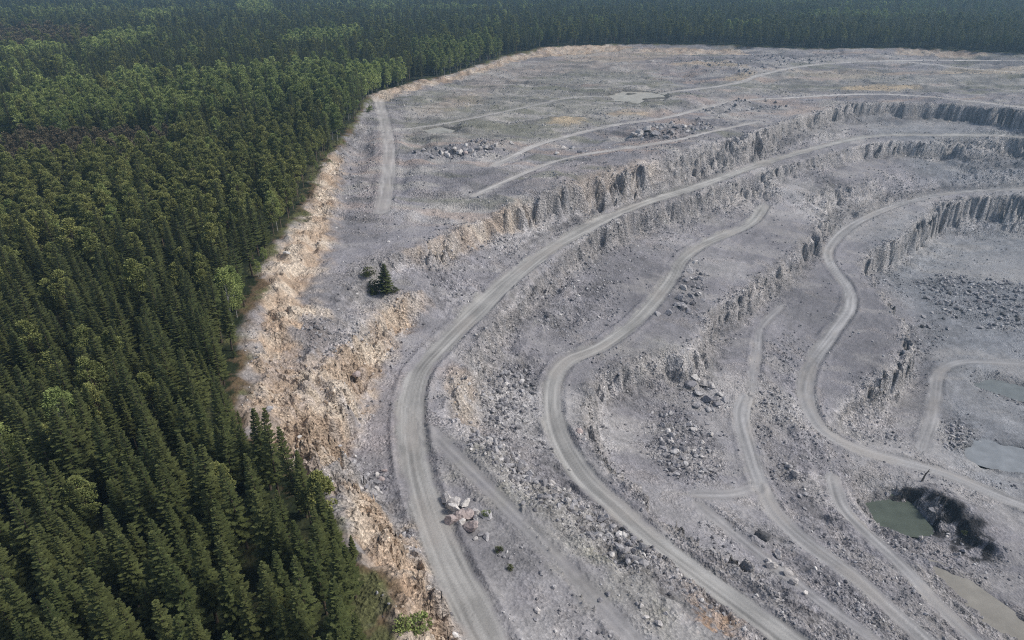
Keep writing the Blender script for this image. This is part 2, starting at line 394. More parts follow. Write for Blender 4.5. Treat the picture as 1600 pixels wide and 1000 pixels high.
RUB = [  # rubble fields: outline, density per m2, biggest stone
 ([(740,580),(790,560),(840,570),(845,640),(830,680),(780,690),(745,660)], .9, 1.4),
 ([(1020,640),(1060,630),(1120,690),(1135,740),(1090,762),(1040,745),(1010,700)], 1.3, 1.5),
 ([(730,690),(760,680),(820,725),(900,775),(990,840),(1040,890),(1000,900),(930,850),(860,800),(790,745)], 1.0, 1.7),
 ([(1070,590),(1100,575),(1140,630),(1110,655),(1075,625)], .5, 2.0),
 ([(1060,450),(1090,420),(1110,430),(1095,490),(1050,500)], .4, 1.9),
 ([(1425,440),(1470,425),(1600,440),(1640,460),(1640,525),(1540,515),(1460,490)], .9, 1.5),
 ([(1430,500),(1460,490),(1480,540),(1450,545)], .7, 1.3),
 ([(1472,660),(1510,650),(1530,690),(1500,710),(1470,700)], 1.0, 1.3),
 ([(1320,640),(1380,650),(1420,690),(1350,690)], .7, 1.3),
 ([(550,740),(590,735),(605,770),(575,785)], .7, 1.7),
 ([(1080,800),(1170,820),(1200,860),(1120,850)], .5, 1.1),
 ([(1240,910),(1330,920),(1440,1000),(1340,1000)], .9, 1.0),
 ([(450,500),(520,490),(545,530),(500,560)], .6, .9),
 ([(390,460),(410,480),(400,560),(390,560)], .6, .8),
 ([(850,420),(960,430),(960,500),(880,520),(830,500)], .55, 1.0),
 ([(900,340),(1000,360),(1080,350),(1000,430),(900,430)], .3, .9),
 ([(1000,200),(1100,185),(1120,205),(1010,222),(985,215)], .25, 2.2),
 ([(660,240),(790,220),(790,248),(680,252)], .25, 2.2),
 ([(1180,120),(1050,95),(1200,82),(1330,92),(1250,108)], .1, 1.8),
 ([(1090,170),(1200,150),(1240,160),(1130,185)], .15, 1.8),
 ([(560,280),(590,300),(570,350),(545,330)], .3, 1.2),
 ([(700,360),(860,340),(760,430),(660,440)], .3, .9),
 ([(780,830),(830,850),(850,920),(800,900)], .4, .9),
 ([(930,890),(1000,920),(1060,1000),(980,1000)], .4, 1.2),
]
RUBSIZE = zeros()
for px, dn, sz in RUB:
    m = plan_mask(px, 2)
    RUBBLE = np.maximum(RUBBLE, m * dn); RUBSIZE = np.maximum(RUBSIZE, m * sz)

# ------------------------------------------------------------------ ground sheet
def height(x, y, fine=True):
    """final ground level"""
    inside = (x > GX0) & (x < GX1) & (y > GY0) & (y < GY1)
    road = np.where(inside, samp(ROADM, x, y), 0)
    face = np.where(inside, samp(FACE, x, y), 0)
    tal = np.where(inside, samp(TALUS, x, y), 0)
    rub = np.where(inside, samp(RUBBLE, x, y), 0)
    tan = np.where(inside, samp(TAN, x, y), 0)
    # jointed rock: the crest line is broken into columns and corners
    d1, d2, rid = cells(x / 3.1 + .3 * fbm(x / 4, y / 4, 2, 61), y / 3.1, 3)
    _, _, rid2 = cells(x / 1.25, y / 1.25, 9)
    ang = rid * 6.283
    e1, e2, eid = cells(x / 7.5 + .4 * fbm(x / 7, y / 7, 2, 63), y / 7.5, 11); big_a = eid * 6.283
    amp = (0.6 + 2.0 * np.maximum(face, tal * 0.35)) * (1 - road)
    var = .35 + 1.1 * sstep(-.2, .25, fbm(x / 45, y / 45, 2, 65))
    wx = amp * (1.7 * fbm(x / 11, y / 11, 4, 21) + face * var * (.9 * np.cos(ang) + 1.0 * np.cos(big_a)) + .8 * (rid2 - .5) * face)
    wy = amp * (1.7 * fbm(x / 11, y / 11, 4, 41) + face * var * (.9 * np.sin(ang) + 1.0 * np.sin(big_a)) + .8 * (rid2 - .5) * face)
    z = samp(H, x + wx, y + wy)
    z = np.where(inside, z, 0.0)
    steep = np.maximum(face, tal * .5) * (1 - road)
    pat = sstep(-.18, .12, fbm(x / 38, y / 38, 3, 73)) * np.clip(np.maximum(tal, tan * .9), 0, 1) * (1 - road)
    stp = 4.4 - 1.2 * tan
    p_ = z / stp + .9 * fbm(x / 16, y / 16, 3, 75); f_ = p_ - np.floor(p_)
    z = z + pat * stp * .85 * (sstep(.5, .78, f_) - f_)
    # ledges
    st = 2.2 + 0 * x
    ph = z / st + 1.3 * fbm(x / 9, y / 9, 2, 71)
    fr = ph - np.floor(ph)
    z = z + steep * .8 * (sstep(.3, .75, fr) - fr)
    e = np.minimum(d2 - d1, .5)
    z = z + steep * (.9 * (rid - .5) * sstep(0, .12, e) - .5 * (1 - sstep(0, .15, e)))
    open_ = (1 - road)
    down = np.where(inside, samp(DOWN, x, y), 0)
    z = z + open_ * np.maximum(tal, .15) * .75 * down
    rough = np.clip(tal + .5 * steep + tan, 0, 1)
    rdg = .5 - np.abs(fbm(x / 13, y / 13, 4, 35)) * 2                       # sharp-crested heaps
    z = z + open_ * (0.8 * fbm(x / 14, y / 14, 4, 31) + 1.5 * rough * rdg + (.2 + .45 * rough) * fbm(x / 2.6, y / 2.6, 3, 33) * 1.4)
    plat = np.where(inside, samp(PLATR, x, y), 0)
    z = z + open_ * plat * (2.6 * np.maximum(.42 - np.abs(fbm(x / 34, y / 22, 4, 43)) * 2.2, 0) - .3 + .9 * np.abs(fbm(x / 9, y / 6, 3, 47)))
    q_ = 2.6 * fbm(x / 80, y / 46, 4, 49); q_f = q_ - np.floor(q_)
    z = z + open_ * plat * 1.7 * (np.floor(q_) + sstep(.72, .92, q_f))
    t1, t2, tr = cells(x / 4.2 + fbm(x / 3, y / 3, 2, 37) * .5, y / 4.2, 39)
    z = z + open_ * tan * (2.3 * (tr - .5) * sstep(0, .2, t2 - t1) - .8 * (1 - sstep(0, .18, t2 - t1)))
    c1, c2, cr = cells(x / 1.1, y / 1.1, 15)
    z = z + open_ * (np.clip(rub, 0, 1) * .7 + tal * .3 + .06) * (.55 - c1) * (.4 + cr) * .9
    # windrows pushed up along the road edges, wheel ruts
    n = .5 + 1.0 * (fbm(x / 5, y / 5, 3, 81) + .25)
    for k, r in enumerate(ROADS):
        lat = np.where(inside, samp(road_lat[k], x, y), 99); al = np.abs(lat); w = r[1] / 2
        z = z + .8 * np.exp(-((al - w - 1.1) / .8) ** 2) * n * (1 if k < 3 else .45)
        z = z - .10 * np.exp(-((al - w * .42) / .35) ** 2)
    far = sstep(820, 1500, np.hypot(x, y))
    z = z + far * 14 * fbm(x / 520, y / 520, 3, 91)
    forest = 1 - np.where(inside, samp(QF, x, y), 0)
    z = z + forest * .5 * fbm(x / 18, y / 18, 2, 95)
    return z
QF = blur(QUARRY.astype(float), 1, 1)

NR, NC = 1150, 980
rows = np.concatenate([np.exp(np.linspace(math.log(30), math.log(900), NR)), np.exp(np.linspace(math.log(900), math.log(24000), 60))[1:]])
us = np.linspace(-1.0, 1.0, NC); us = us * 1.0 + 0.0
us = np.where(us < -.55, -.55 + (us + .55) * 1.6, us); us = us * (1.05 / 1.0)
V, U = np.meshgrid(rows, us, indexing='ij')
VX = (U * (V * 1.0 + 48)).ravel(); VY = V.ravel()
VZ = height(VX, VY)
nrow, ncol = V.shape
inside = (VX > GX0) & (VX < GX1) & (VY > GY0) & (VY < GY1)

def L(A, jit=1.6):
    jx = jit * fbm(VX / 4, VY / 4, 3, 101); jy = jit * fbm(VX / 4, VY / 4, 3, 111)
    return np.where(inside, samp(A, VX + jx * 2, VY + jy * 2), 0)[:, None]

n_big = fbm(VX / 45, VY / 45, 4, 121)[:, None]
n_mid = fbm(VX / 7, VY / 7, 4, 131)[:, None]
n_fin = fbm(VX / 1.3, VY / 1.3, 3, 141)[:, None]
def C(*c): return np.array(c)[None, :]
def mix(a, b, t): return a * (1 - t) + b * t
rgh = .3 + .7 * np.clip(L(TALUS, 1) + L(FACE, 1) + L(RUBBLE, 1), 0, 1)
n_hug = fbm(VX / 75 + .6 * fbm(VX / 20, VY / 20, 2, 128), VY / 50, 4, 129)[:, None]
col = mix(C(.268, .261, .277), C(.375, .366, .366), sstep(.02, .4, n_hug)); col = mix(col, C(.20, .197, .21), .7 * sstep(.05, .4, -n_hug)) * (1 + .34 * n_big + .46 * n_mid * rgh + .5 * n_fin * rgh)
n_str = fbm(VX / 26, VY / 9, 4, 125)[:, None]
warm = sstep(.05, .5, n_mid + .4 * n_big)
col = mix(col, C(.335, .305, .285), .35 * warm)

col = mix(col, C(.235, .250, .270) * (1 + .4 * n_mid + .4 * n_fin), .8 * L(BLUE, 4))  # bluish pit stone, with some of the haze's blue put into the colour
col = mix(col, C(.285, .280, .245) * (1 + .45 * n_mid + .4 * n_fin), .75 * L(OLIVE, 4))
veg = sstep(.12, .45, n_mid + .3 * n_fin) * L(OLIVE, 3)
col = mix(col, C(.16, .165, .105), .45 * veg)
col = mix(col, C(.36, .31, .295) * (1 + .4 * n_mid), .7 * L(PINK, 3))
col = mix(col, C(.40, .395, .39), .6 * L(PALE, 4))
n_st2 = fbm(VX / 60, VY / 16, 5, 127)[:, None]
stk = .35 + .5 * L(PLAT, 2)
col = mix(col, C(.40, .385, .365), stk * sstep(.05, .4, n_str)); col = mix(col, C(.155, .155, .155), stk * .8 * sstep(.12, .5, -n_str))
col = mix(col, C(.40, .33, .29), .7 * L(PLAT, 2) * sstep(.2, .5, n_st2)); col = mix(col, C(.19, .195, .15), .6 * L(PLAT, 2) * sstep(.22, .5, -n_st2))
col = mix(col, C(.50, .41, .29) * (1 + .4 * n_mid), .85 * L(SAND, 3))
bed = fbm(VZ / 1.9 + .5 * fbm(VX / 30, VY / 30, 2, 231), VX / 160, 3, 233)[:, None]
col = col * (1 + .55 * bed * np.clip(L(TALUS, 1) + L(FACE, 1), 0, 1))
face_v = L(FACE, .5); tal_v = L(TALUS, 2)
col = col * (1 + .34 * tal_v * L(DOWN, 0) + .40 * (1 - tal_v) * L(ALONG, .3))
# rock faces: lighter fresh stone with dark joints and rusty runs
d1, d2, rid = cells(VX / 2.1, VY / 2.1 + 0, 203); rid = rid[:, None]
fcol = mix(C(.49, .465, .445), C(.26, .26, .265), sstep(.5, 1.0, rid))
fcol = mix(fcol, C(.46, .42, .37), .7 * sstep(.0, .5, fbm(VX / 30, VY / 30, 2, 151)[:, None]) * sstep(.25, .05, rid))
fcol = fcol * (1 + .5 * bed)
col = mix(col, fcol * (1 + .25 * n_fin), .75 * face_v)
tanv = np.clip(L(TAN, 2.4), 0, 1)
tcol = mix(C(.50, .40, .31), C(.61, .54, .455), sstep(-.3, .4, n_mid + .3 * n_big))
tcol = mix(tcol, C(.40, .28, .19), .5 * sstep(.1, .5, fbm(VX / 9, VY / 9, 3, 161)[:, None]))
tcol = mix(tcol, C(.36, .33, .325), .6 * sstep(.3, .6, fbm(VX / 12, VY / 12, 3, 171)[:, None] + .3 * n_fin))
tcol = tcol * (1 + .26 * n_fin + .32 * n_mid) * C(1.0, .97, .93)
t1, t2, _ = cells(VX / 2.4 + fbm(VX / 2, VY / 2, 2, 173) * .6, VY / 2.4, 175)
tcol = mix(tcol, C(.17, .135, .11), .4 * (1 - sstep(.02, .12, t2 - t1))[:, None] * sstep(-.1, .2, n_mid))
col = mix(col, tcol, np.clip(tanv * 1.15, 0, .96))
col = mix(col, C(.33, .19, .085) * (1 + .8 * n_fin), .8 * L(RUST, 2) * sstep(-.1, .2, n_mid + n_fin))
col = mix(col, C(.03, .03, .032), .92 * np.clip(L(DARK, 1.6) * 1.6 - .3, 0, 1) * sstep(.16, .02, fbm(VX / 5, VY / 5, 4, 221)[:, None] + .25 * n_fin))
# roads
isroad = np.zeros(VX.shape, int) - 1
for k, r in enumerate(ROADS):
    lat_all = np.where(inside, samp(road_lat[k], VX, VY), 99)
    sub = np.nonzero(np.abs(lat_all) < r[1] / 2 + 5)[0]
    if not len(sub): continue
    lat = lat_all[sub]; x_, y_ = VX[sub], VY[sub]; s = samp(road_s[k], x_, y_); nm = n_mid[sub]
    w = r[1] / 2 * (1 + .35 * fbm(s / 22, s * 0 + k, 2, 183))
    ed = 1.3 * fbm(x_ / 3.5, y_ / 3.5, 4, 181)
    m = (1 - sstep(w - 1.1, w + 1.0, np.abs(lat) + ed))[:, None]
    st = fbm(lat / .55, s / 26, 3, 191)[:, None] + .5 * fbm(lat / 1.6, s / 60, 2, 195)[:, None]
    wheel = (np.exp(-((np.abs(lat + .35 * np.sin(s / 13)) - w * .45) / .38) ** 2))[:, None]
    rc = C(.352, .348, .332) if k < 2 else C(.335, .332, .330)
    if k in (5, 6, 7, 8, 14, 15): rc = C(.46, .445, .425)
    rc = rc * (1 + .55 * st + .2 * wheel + .28 * nm)
    rc = mix(rc, C(.40, .375, .345), .5 * sstep(.05, .4, fbm(s / 17, lat / 6, 3, 197)[:, None]))
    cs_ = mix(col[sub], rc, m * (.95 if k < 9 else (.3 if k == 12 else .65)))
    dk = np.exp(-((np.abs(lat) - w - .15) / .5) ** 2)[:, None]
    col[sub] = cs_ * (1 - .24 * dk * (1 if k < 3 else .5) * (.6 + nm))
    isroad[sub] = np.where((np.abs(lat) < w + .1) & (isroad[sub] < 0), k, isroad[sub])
# wet rims of the water
for name, lv, px, c in PONDS:
    poly = [at(a, b, lv) for a, b in px]
    m = np.clip(blur(in_poly(gx, gy, poly).astype(float), 3, 2) * 2.2, 0, 1)
    col = mix(col, col * .55, .85 * L(m, .6))
# forest floor
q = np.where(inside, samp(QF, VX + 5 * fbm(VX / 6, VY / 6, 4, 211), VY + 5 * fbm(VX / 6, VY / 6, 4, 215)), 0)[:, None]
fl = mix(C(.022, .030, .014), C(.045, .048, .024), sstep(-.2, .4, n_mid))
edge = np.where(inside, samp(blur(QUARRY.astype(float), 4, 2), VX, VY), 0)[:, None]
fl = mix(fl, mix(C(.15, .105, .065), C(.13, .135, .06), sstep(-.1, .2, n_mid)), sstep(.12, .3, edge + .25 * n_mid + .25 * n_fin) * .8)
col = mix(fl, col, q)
col = np.clip(col, .006, .85)
ROUGH = np.clip(.05 + .9 * L(TALUS, 1) * (.55 + sstep(-.1, .3, n_mid)) + .6 * L(FACE, 1) + .8 * L(RUBBLE, 1) + .35 * L(TAN, 1) + .4 * L(PLAT, 1) + .45 * sstep(.1, .4, n_mid + .4 * n_big), 0, 1)
col = np.concatenate([col, ROUGH], 1)

idx = np.arange(nrow * ncol).reshape(nrow, ncol)
quads = np.stack([idx[:-1, :-1], idx[:-1, 1:], idx[1:, 1:], idx[1:, :-1]], -1).reshape(-1, 4)
fq = np.where(inside, samp(QF, VX, VY), 0)
fcl = lambda A: A[quads].mean(1)
f_in = fcl(fq) > .5
f_face = (fcl(np.where(inside, samp(FACE, VX, VY), 0)) > .42) & f_in
rv = isroad[quads]
f_road = np.where((rv == rv[:, :1]).all(1), rv[:, 0], -1)

def mesh_np(name, verts, faces, mat, cols=None, smooth=True):
    me = bpy.data.meshes.new(name)
    nv, nf, k = len(verts), len(faces), faces.shape[1]
    me.vertices.add(nv); me.vertices.foreach_set('co', np.ascontiguousarray(verts, np.float32).ravel())
    me.loops.add(nf * k); me.loops.foreach_set('vertex_index', np.ascontiguousarray(faces, np.int32).ravel())
    me.polygons.add(nf)
    me.polygons.foreach_set('loop_start', np.arange(0, nf * k, k, dtype=np.int32))
    me.polygons.foreach_set('use_smooth', np.full(nf, smooth))
    if cols is not None:
        a = me.color_attributes.new('tint', 'FLOAT_COLOR', 'POINT')
        a.data.foreach_set('color', (cols if cols.shape[1] == 4 else np.concatenate([cols, np.ones((nv, 1))], 1)).astype(np.float32).ravel())
    me.update(calc_edges=True); me.validate()
    me.materials.append(mat)
    return me

def link(name, data, parent=None):
    o = bpy.data.objects.new(name, data); COL.objects.link(o)
    if parent is not None: o.parent = parent
    return o

# ------------------------------------------------------------------ materials
def newmat(name):
    m = bpy.data.materials.new(name); m.use_nodes = True
    nt = m.node_tree; b = nt.nodes['Principled BSDF']
    return m, nt, b
def N(nt, t, **kw):
    n = nt.nodes.new(t)
    for k, v in kw.items(): setattr(n, k, v)
    return n

def ground_mat():
    m, nt, b = newmat('quarry_ground'); L_ = nt.links.new
    at_ = N(nt, 'ShaderNodeAttribute', attribute_name='tint')
    geo = N(nt, 'ShaderNodeNewGeometry')
    vor = N(nt, 'ShaderNodeTexVoronoi'); vor.inputs['Scale'].default_value = 1.5
    vor2 = N(nt, 'ShaderNodeTexVoronoi'); vor2.inputs['Scale'].default_value = 4.0
    noi = N(nt, 'ShaderNodeTexNoise'); noi.inputs['Scale'].default_value = 2.2; noi.inputs['Detail'].default_value = 6
    for n in (vor, vor2, noi): L_(geo.outputs['Position'], n.inputs['Vector'])
    sep = N(nt, 'ShaderNodeSeparateColor'); L_(vor.outputs['Color'], sep.inputs[0])
    sep2 = N(nt, 'ShaderNodeSeparateColor'); L_(vor2.outputs['Color'], sep2.inputs[0])
    r1 = N(nt, 'ShaderNodeMapRange'); L_(sep.outputs[0], r1.inputs[0]); r1.inputs[1].default_value = 0; r1.inputs[2].default_value = 1; r1.inputs[3].default_value = .72; r1.inputs[4].default_value = 1.26
    r2 = N(nt, 'ShaderNodeMapRange'); L_(sep2.outputs[0], r2.inputs[0]); r2.inputs[3].default_value = .76; r2.inputs[4].default_value = 1.24
    # odd fresh white chips
    r3 = N(nt, 'ShaderNodeMapRange'); L_(sep2.outputs[1], r3.inputs[0]); r3.inputs[1].default_value = .965; r3.inputs[2].default_value = .985; r3.inputs[3].default_value = 1; r3.inputs[4].default_value = 1.55
    r4 = N(nt, 'ShaderNodeMapRange'); L_(noi.outputs[0], r4.inputs[0]); r4.inputs[1].default_value = .3; r4.inputs[2].default_value = .7; r4.inputs[3].default_value = .78; r4.inputs[4].default_value = 1.22
    m1 = N(nt, 'ShaderNodeMath', operation='MULTIPLY'); L_(r1.outputs[0], m1.inputs[0]); L_(r2.outputs[0], m1.inputs[1])
    m2 = N(nt, 'ShaderNodeMath', operation='MULTIPLY'); L_(m1.outputs[0], m2.inputs[0]); L_(r3.outputs[0], m2.inputs[1])
    m3 = N(nt, 'ShaderNodeMath', operation='MULTIPLY'); L_(m2.outputs[0], m3.inputs[0]); L_(r4.outputs[0], m3.inputs[1])
    ra = N(nt, 'ShaderNodeMapRange'); L_(at_.outputs['Alpha'], ra.inputs[0]); ra.inputs[3].default_value = .32; ra.inputs[4].default_value = 1
    one = N(nt, 'ShaderNodeMix'); one.inputs[2].default_value = 1.0; L_(ra.outputs[0], one.inputs[0]); L_(m3.outputs[0], one.inputs[3])
    vm = N(nt, 'ShaderNodeVectorMath', operation='SCALE'); L_(at_.outputs['Color'], vm.inputs[0]); L_(one.outputs[0], vm.inputs['Scale'])
    L_(vm.outputs[0], b.inputs['Base Color'])
    b.inputs['Roughness'].default_value = .95; b.inputs['Specular IOR Level'].default_value = .15
    bp = N(nt, 'ShaderNodeBump'); bp.inputs['Strength'].default_value = .9; bp.inputs['Distance'].default_value = .5
    ad = N(nt, 'ShaderNodeMath', operation='ADD'); L_(noi.outputs[0], ad.inputs[0]); L_(vor.outputs['Distance'], ad.inputs[1])
    L_(ra.outputs[0], bp.inputs['Strength']); L_(ad.outputs[0], bp.inputs['Height']); L_(bp.outputs[0], b.inputs['Normal'])
    return m
def road_mat():
    m, nt, b = newmat('crushed_stone_road'); L_ = nt.links.new
    at_ = N(nt, 'ShaderNodeAttribute', attribute_name='tint')
    geo = N(nt, 'ShaderNodeNewGeometry')
    noi = N(nt, 'ShaderNodeTexNoise'); noi.inputs['Scale'].default_value = 3.2; noi.inputs['Detail'].default_value = 5
    L_(geo.outputs['Position'], noi.inputs['Vector'])
    r4 = N(nt, 'ShaderNodeMapRange'); L_(noi.outputs[0], r4.inputs[0]); r4.inputs[1].default_value = .3; r4.inputs[2].default_value = .7; r4.inputs[3].default_value = .9; r4.inputs[4].default_value = 1.1
    vm = N(nt, 'ShaderNodeVectorMath', operation='SCALE'); L_(at_.outputs['Color'], vm.inputs[0]); L_(r4.outputs[0], vm.inputs['Scale'])
    L_(vm.outputs[0], b.inputs['Base Color'])
    b.inputs['Roughness'].default_value = .95; b.inputs['Specular IOR Level'].default_value = .15
    bp = N(nt, 'ShaderNodeBump'); bp.inputs['Strength'].default_value = .3; bp.inputs['Distance'].default_value = .08
    L_(noi.outputs[0], bp.inputs['Height']); L_(bp.outputs[0], b.inputs['Normal'])
    return m
GM, RM = ground_mat(), road_mat()

def stone_mat(name, c1, c2, pale=.0):
    m, nt, b = newmat(name); L_ = nt.links.new
    oi = N(nt, 'ShaderNodeObjectInfo'); geo = N(nt, 'ShaderNodeNewGeometry')
    noi = N(nt, 'ShaderNodeTexNoise'); noi.inputs['Scale'].default_value = 1.6; noi.inputs['Detail'].default_value = 6
    L_(geo.outputs['Position'], noi.inputs['Vector'])
    cr = N(nt, 'ShaderNodeValToRGB'); L_(oi.outputs['Random'], cr.inputs[0])
    cr.color_ramp.elements[0].color = (*c1, 1); cr.color_ramp.elements[1].color = (*c2, 1); cr.color_ramp.elements[1].position = .88
    if pale:
        e = cr.color_ramp.elements.new(.97); e.color = (pale, pale * .97, pale * .93, 1)
    r = N(nt, 'ShaderNodeMapRange'); L_(noi.outputs[0], r.inputs[0]); r.inputs[1].default_value = .3; r.inputs[2].default_value = .7; r.inputs[3].default_value = .72; r.inputs[4].default_value = 1.22
    vm = N(nt, 'ShaderNodeVectorMath', operation='SCALE'); L_(cr.outputs[0], vm.inputs[0]); L_(r.outputs[0], vm.inputs['Scale'])
    L_(vm.outputs[0], b.inputs['Base Color']); b.inputs['Roughness'].default_value = .9; b.inputs['Specular IOR Level'].default_value = .2
    bp = N(nt, 'ShaderNodeBump'); bp.inputs['Strength'].default_value = .5; bp.inputs['Distance'].default_value = .15
    L_(noi.outputs[0], bp.inputs['Height']); L_(bp.outputs[0], b.inputs['Normal'])
    return m
M_RUB = stone_mat('rubble_stone', (.15, .147, .158), (.46, .45, .455), .72)
M_TANRUB = stone_mat('tan_stone', (.33, .25, .18), (.60, .50, .40), .66)
M_PALE = stone_mat('pale_granite', (.52, .495, .475), (.66, .63, .60))
M_PINK = stone_mat('pink_granite', (.42, .355, .335), (.47, .40, .38))
M_GREY = stone_mat('grey_granite', (.27, .265, .28), (.45, .44, .445), .58)
M_DARKST = stone_mat('dark_stone', (.10, .10, .105), (.13, .13, .135))

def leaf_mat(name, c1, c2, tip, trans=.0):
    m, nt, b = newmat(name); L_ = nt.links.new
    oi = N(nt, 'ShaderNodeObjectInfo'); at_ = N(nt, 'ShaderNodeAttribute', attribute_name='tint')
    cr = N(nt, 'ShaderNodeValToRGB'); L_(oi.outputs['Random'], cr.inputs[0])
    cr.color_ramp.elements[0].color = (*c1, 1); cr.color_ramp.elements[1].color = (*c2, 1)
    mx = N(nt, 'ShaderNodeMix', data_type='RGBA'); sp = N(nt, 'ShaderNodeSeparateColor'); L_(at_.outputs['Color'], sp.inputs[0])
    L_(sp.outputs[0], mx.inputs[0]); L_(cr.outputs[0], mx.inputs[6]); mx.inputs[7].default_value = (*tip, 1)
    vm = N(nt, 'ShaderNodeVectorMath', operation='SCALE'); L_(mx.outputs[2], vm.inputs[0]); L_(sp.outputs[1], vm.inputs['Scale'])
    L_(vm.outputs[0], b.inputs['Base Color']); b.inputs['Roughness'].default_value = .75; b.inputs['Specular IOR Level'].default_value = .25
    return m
M_SPR = leaf_mat('spruce_needles', (.040, .062, .020), (.102, .118, .040), (.145, .16, .054))
M_PIN = leaf_mat('pine_needles', (.125, .160, .052), (.255, .272, .090), (.31, .32, .11))
M_BIR = leaf_mat('birch_leaves', (.14, .20, .065), (.26, .31, .10), (.31, .35, .12))
M_YNG = leaf_mat('young_birch_leaves', (.26, .34, .11), (.38, .44, .15), (.42, .48, .17))
M_BRW = leaf_mat('bare_twigs', (.11, .085, .058), (.14, .12, .072), (.16, .14, .08))
def plain(name, c, rough=.9):
    m, nt, b = newmat(name); b.inputs['Roughness'].default_value = rough
    noi = N(nt, 'ShaderNodeTexNoise'); noi.inputs['Scale'].default_value = 3.0; geo = N(nt, 'ShaderNodeNewGeometry'); nt.links.new(geo.outputs['Position'], noi.inputs['Vector'])
    r = N(nt, 'ShaderNodeMapRange'); nt.links.new(noi.outputs[0], r.inputs[0]); r.inputs[1].default_value = .3; r.inputs[2].default_value = .7; r.inputs[3].default_value = .7; r.inputs[4].default_value = 1.3
    vm = N(nt, 'ShaderNodeVectorMath', operation='SCALE'); vm.inputs[0].default_value = c; nt.links.new(r.outputs[0], vm.inputs['Scale'])
    nt.links.new(vm.outputs[0], b.inputs['Base Color']); b.inputs['Specular IOR Level'].default_value = .2
    return m
M_BARK = plain('spruce_bark', (.11, .085, .065)); M_PBARK = plain('pine_bark', (.26, .20, .15)); M_BBARK = plain('birch_bark', (.45, .44, .41)); M_DEAD = plain('dead_wood', (.13, .115, .105))

# ------------------------------------------------------------------ ground objects
VERT = np.stack([VX, VY, VZ], 1)
def piece(name, mask, mat):
    q_ = quads[mask]
    if not len(q_): return
    used, inv = np.unique(q_, return_inverse=True)
    me = mesh_np(name, VERT[used], inv.reshape(q_.shape), mat, col[used])
    o = link(name, me); o['kind'] = 'structure'
    return o
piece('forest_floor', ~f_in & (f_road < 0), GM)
piece('ground', f_in & (f_road < 0), GM)
for k, r in enumerate(ROADS):
    piece(r[0], f_road == k, RM)

def water_mat(i, c):
    m, nt, b = newmat('muddy_water'); b.inputs['Roughness'].default_value = .35; b.inputs['Specular IOR Level'].default_value = .3; b.inputs['IOR'].default_value = 1.33
    geo = N(nt, 'ShaderNodeNewGeometry')
    n0 = N(nt, 'ShaderNodeTexNoise'); n0.inputs['Scale'].default_value = .25; n0.inputs['Detail'].default_value = 4; nt.links.new(geo.outputs['Position'], n0.inputs['Vector'])
    r = N(nt, 'ShaderNodeMapRange'); nt.links.new(n0.outputs[0], r.inputs[0]); r.inputs[1].default_value = .3; r.inputs[2].default_value = .7; r.inputs[3].default_value = .85; r.inputs[4].default_value = 1.15
    vm = N(nt, 'ShaderNodeVectorMath', operation='SCALE'); vm.inputs[0].default_value = c; nt.links.new(r.outputs[0], vm.inputs['Scale'])
    nt.links.new(vm.outputs[0], b.inputs['Base Color'])
    noi = N(nt, 'ShaderNodeTexNoise'); noi.inputs['Scale'].default_value = 3; nt.links.new(geo.outputs['Position'], noi.inputs['Vector'])
    bp = N(nt, 'ShaderNodeBump'); bp.inputs['Strength'].default_value = .06; bp.inputs['Distance'].default_value = .05
    nt.links.new(noi.outputs[0], bp.inputs['Height']); nt.links.new(bp.outputs[0], b.inputs['Normal'])
    return m
for i, (name, lv, px, c) in enumerate(PONDS):
    P = np.array([at(a, b, lv) for a, b in px]); cen = P.mean(0)
    P = smooth_path(np.concatenate([np.vstack([P, P[:1]]), np.full((len(P) + 1, 1), lv)], 1), 5)[:-1]
    P[:, :2] = cen + (P[:, :2] - cen) * 1.22
    me = bpy.data.meshes.new(name); me.from_pydata([tuple(p) for p in P], [], [tuple(range(len(P)))]); me.materials.append(water_mat(i, c))
    o = link(name, me); o['kind'] = 'structure'

# ------------------------------------------------------------------ stones
def rock_mesh(name, seed, mat, sub=2, cut=9):
    r = np.random.default_rng(seed)
    import bmesh
    bm = bmesh.new(); bmesh.ops.create_icosphere(bm, subdivisions=sub, radius=1)
    co = np.array([v.co for v in bm.verts])
    sc = np.array([1, r.uniform(.7, .95), r.uniform(.55, .85)])
    for _ in range(cut):                                   # split planes give flat broken sides
        n = r.normal(size=3); n /= np.linalg.norm(n); dd = r.uniform(.45, .8)
        h_ = co @ n; co = co - np.maximum(h_ - dd, 0)[:, None] * n
    co = co * sc * (1 + .05 * r.normal(size=(len(co), 1)))
    co = co / np.abs(co[:, :2]).max()
    for v, c in zip(bm.verts, co): v.co = c
    me = bpy.data.meshes.new(name); bm.to_mesh(me); bm.free(); me.materials.append(mat)
    for p in me.polygons: p.use_smooth = False
    return me

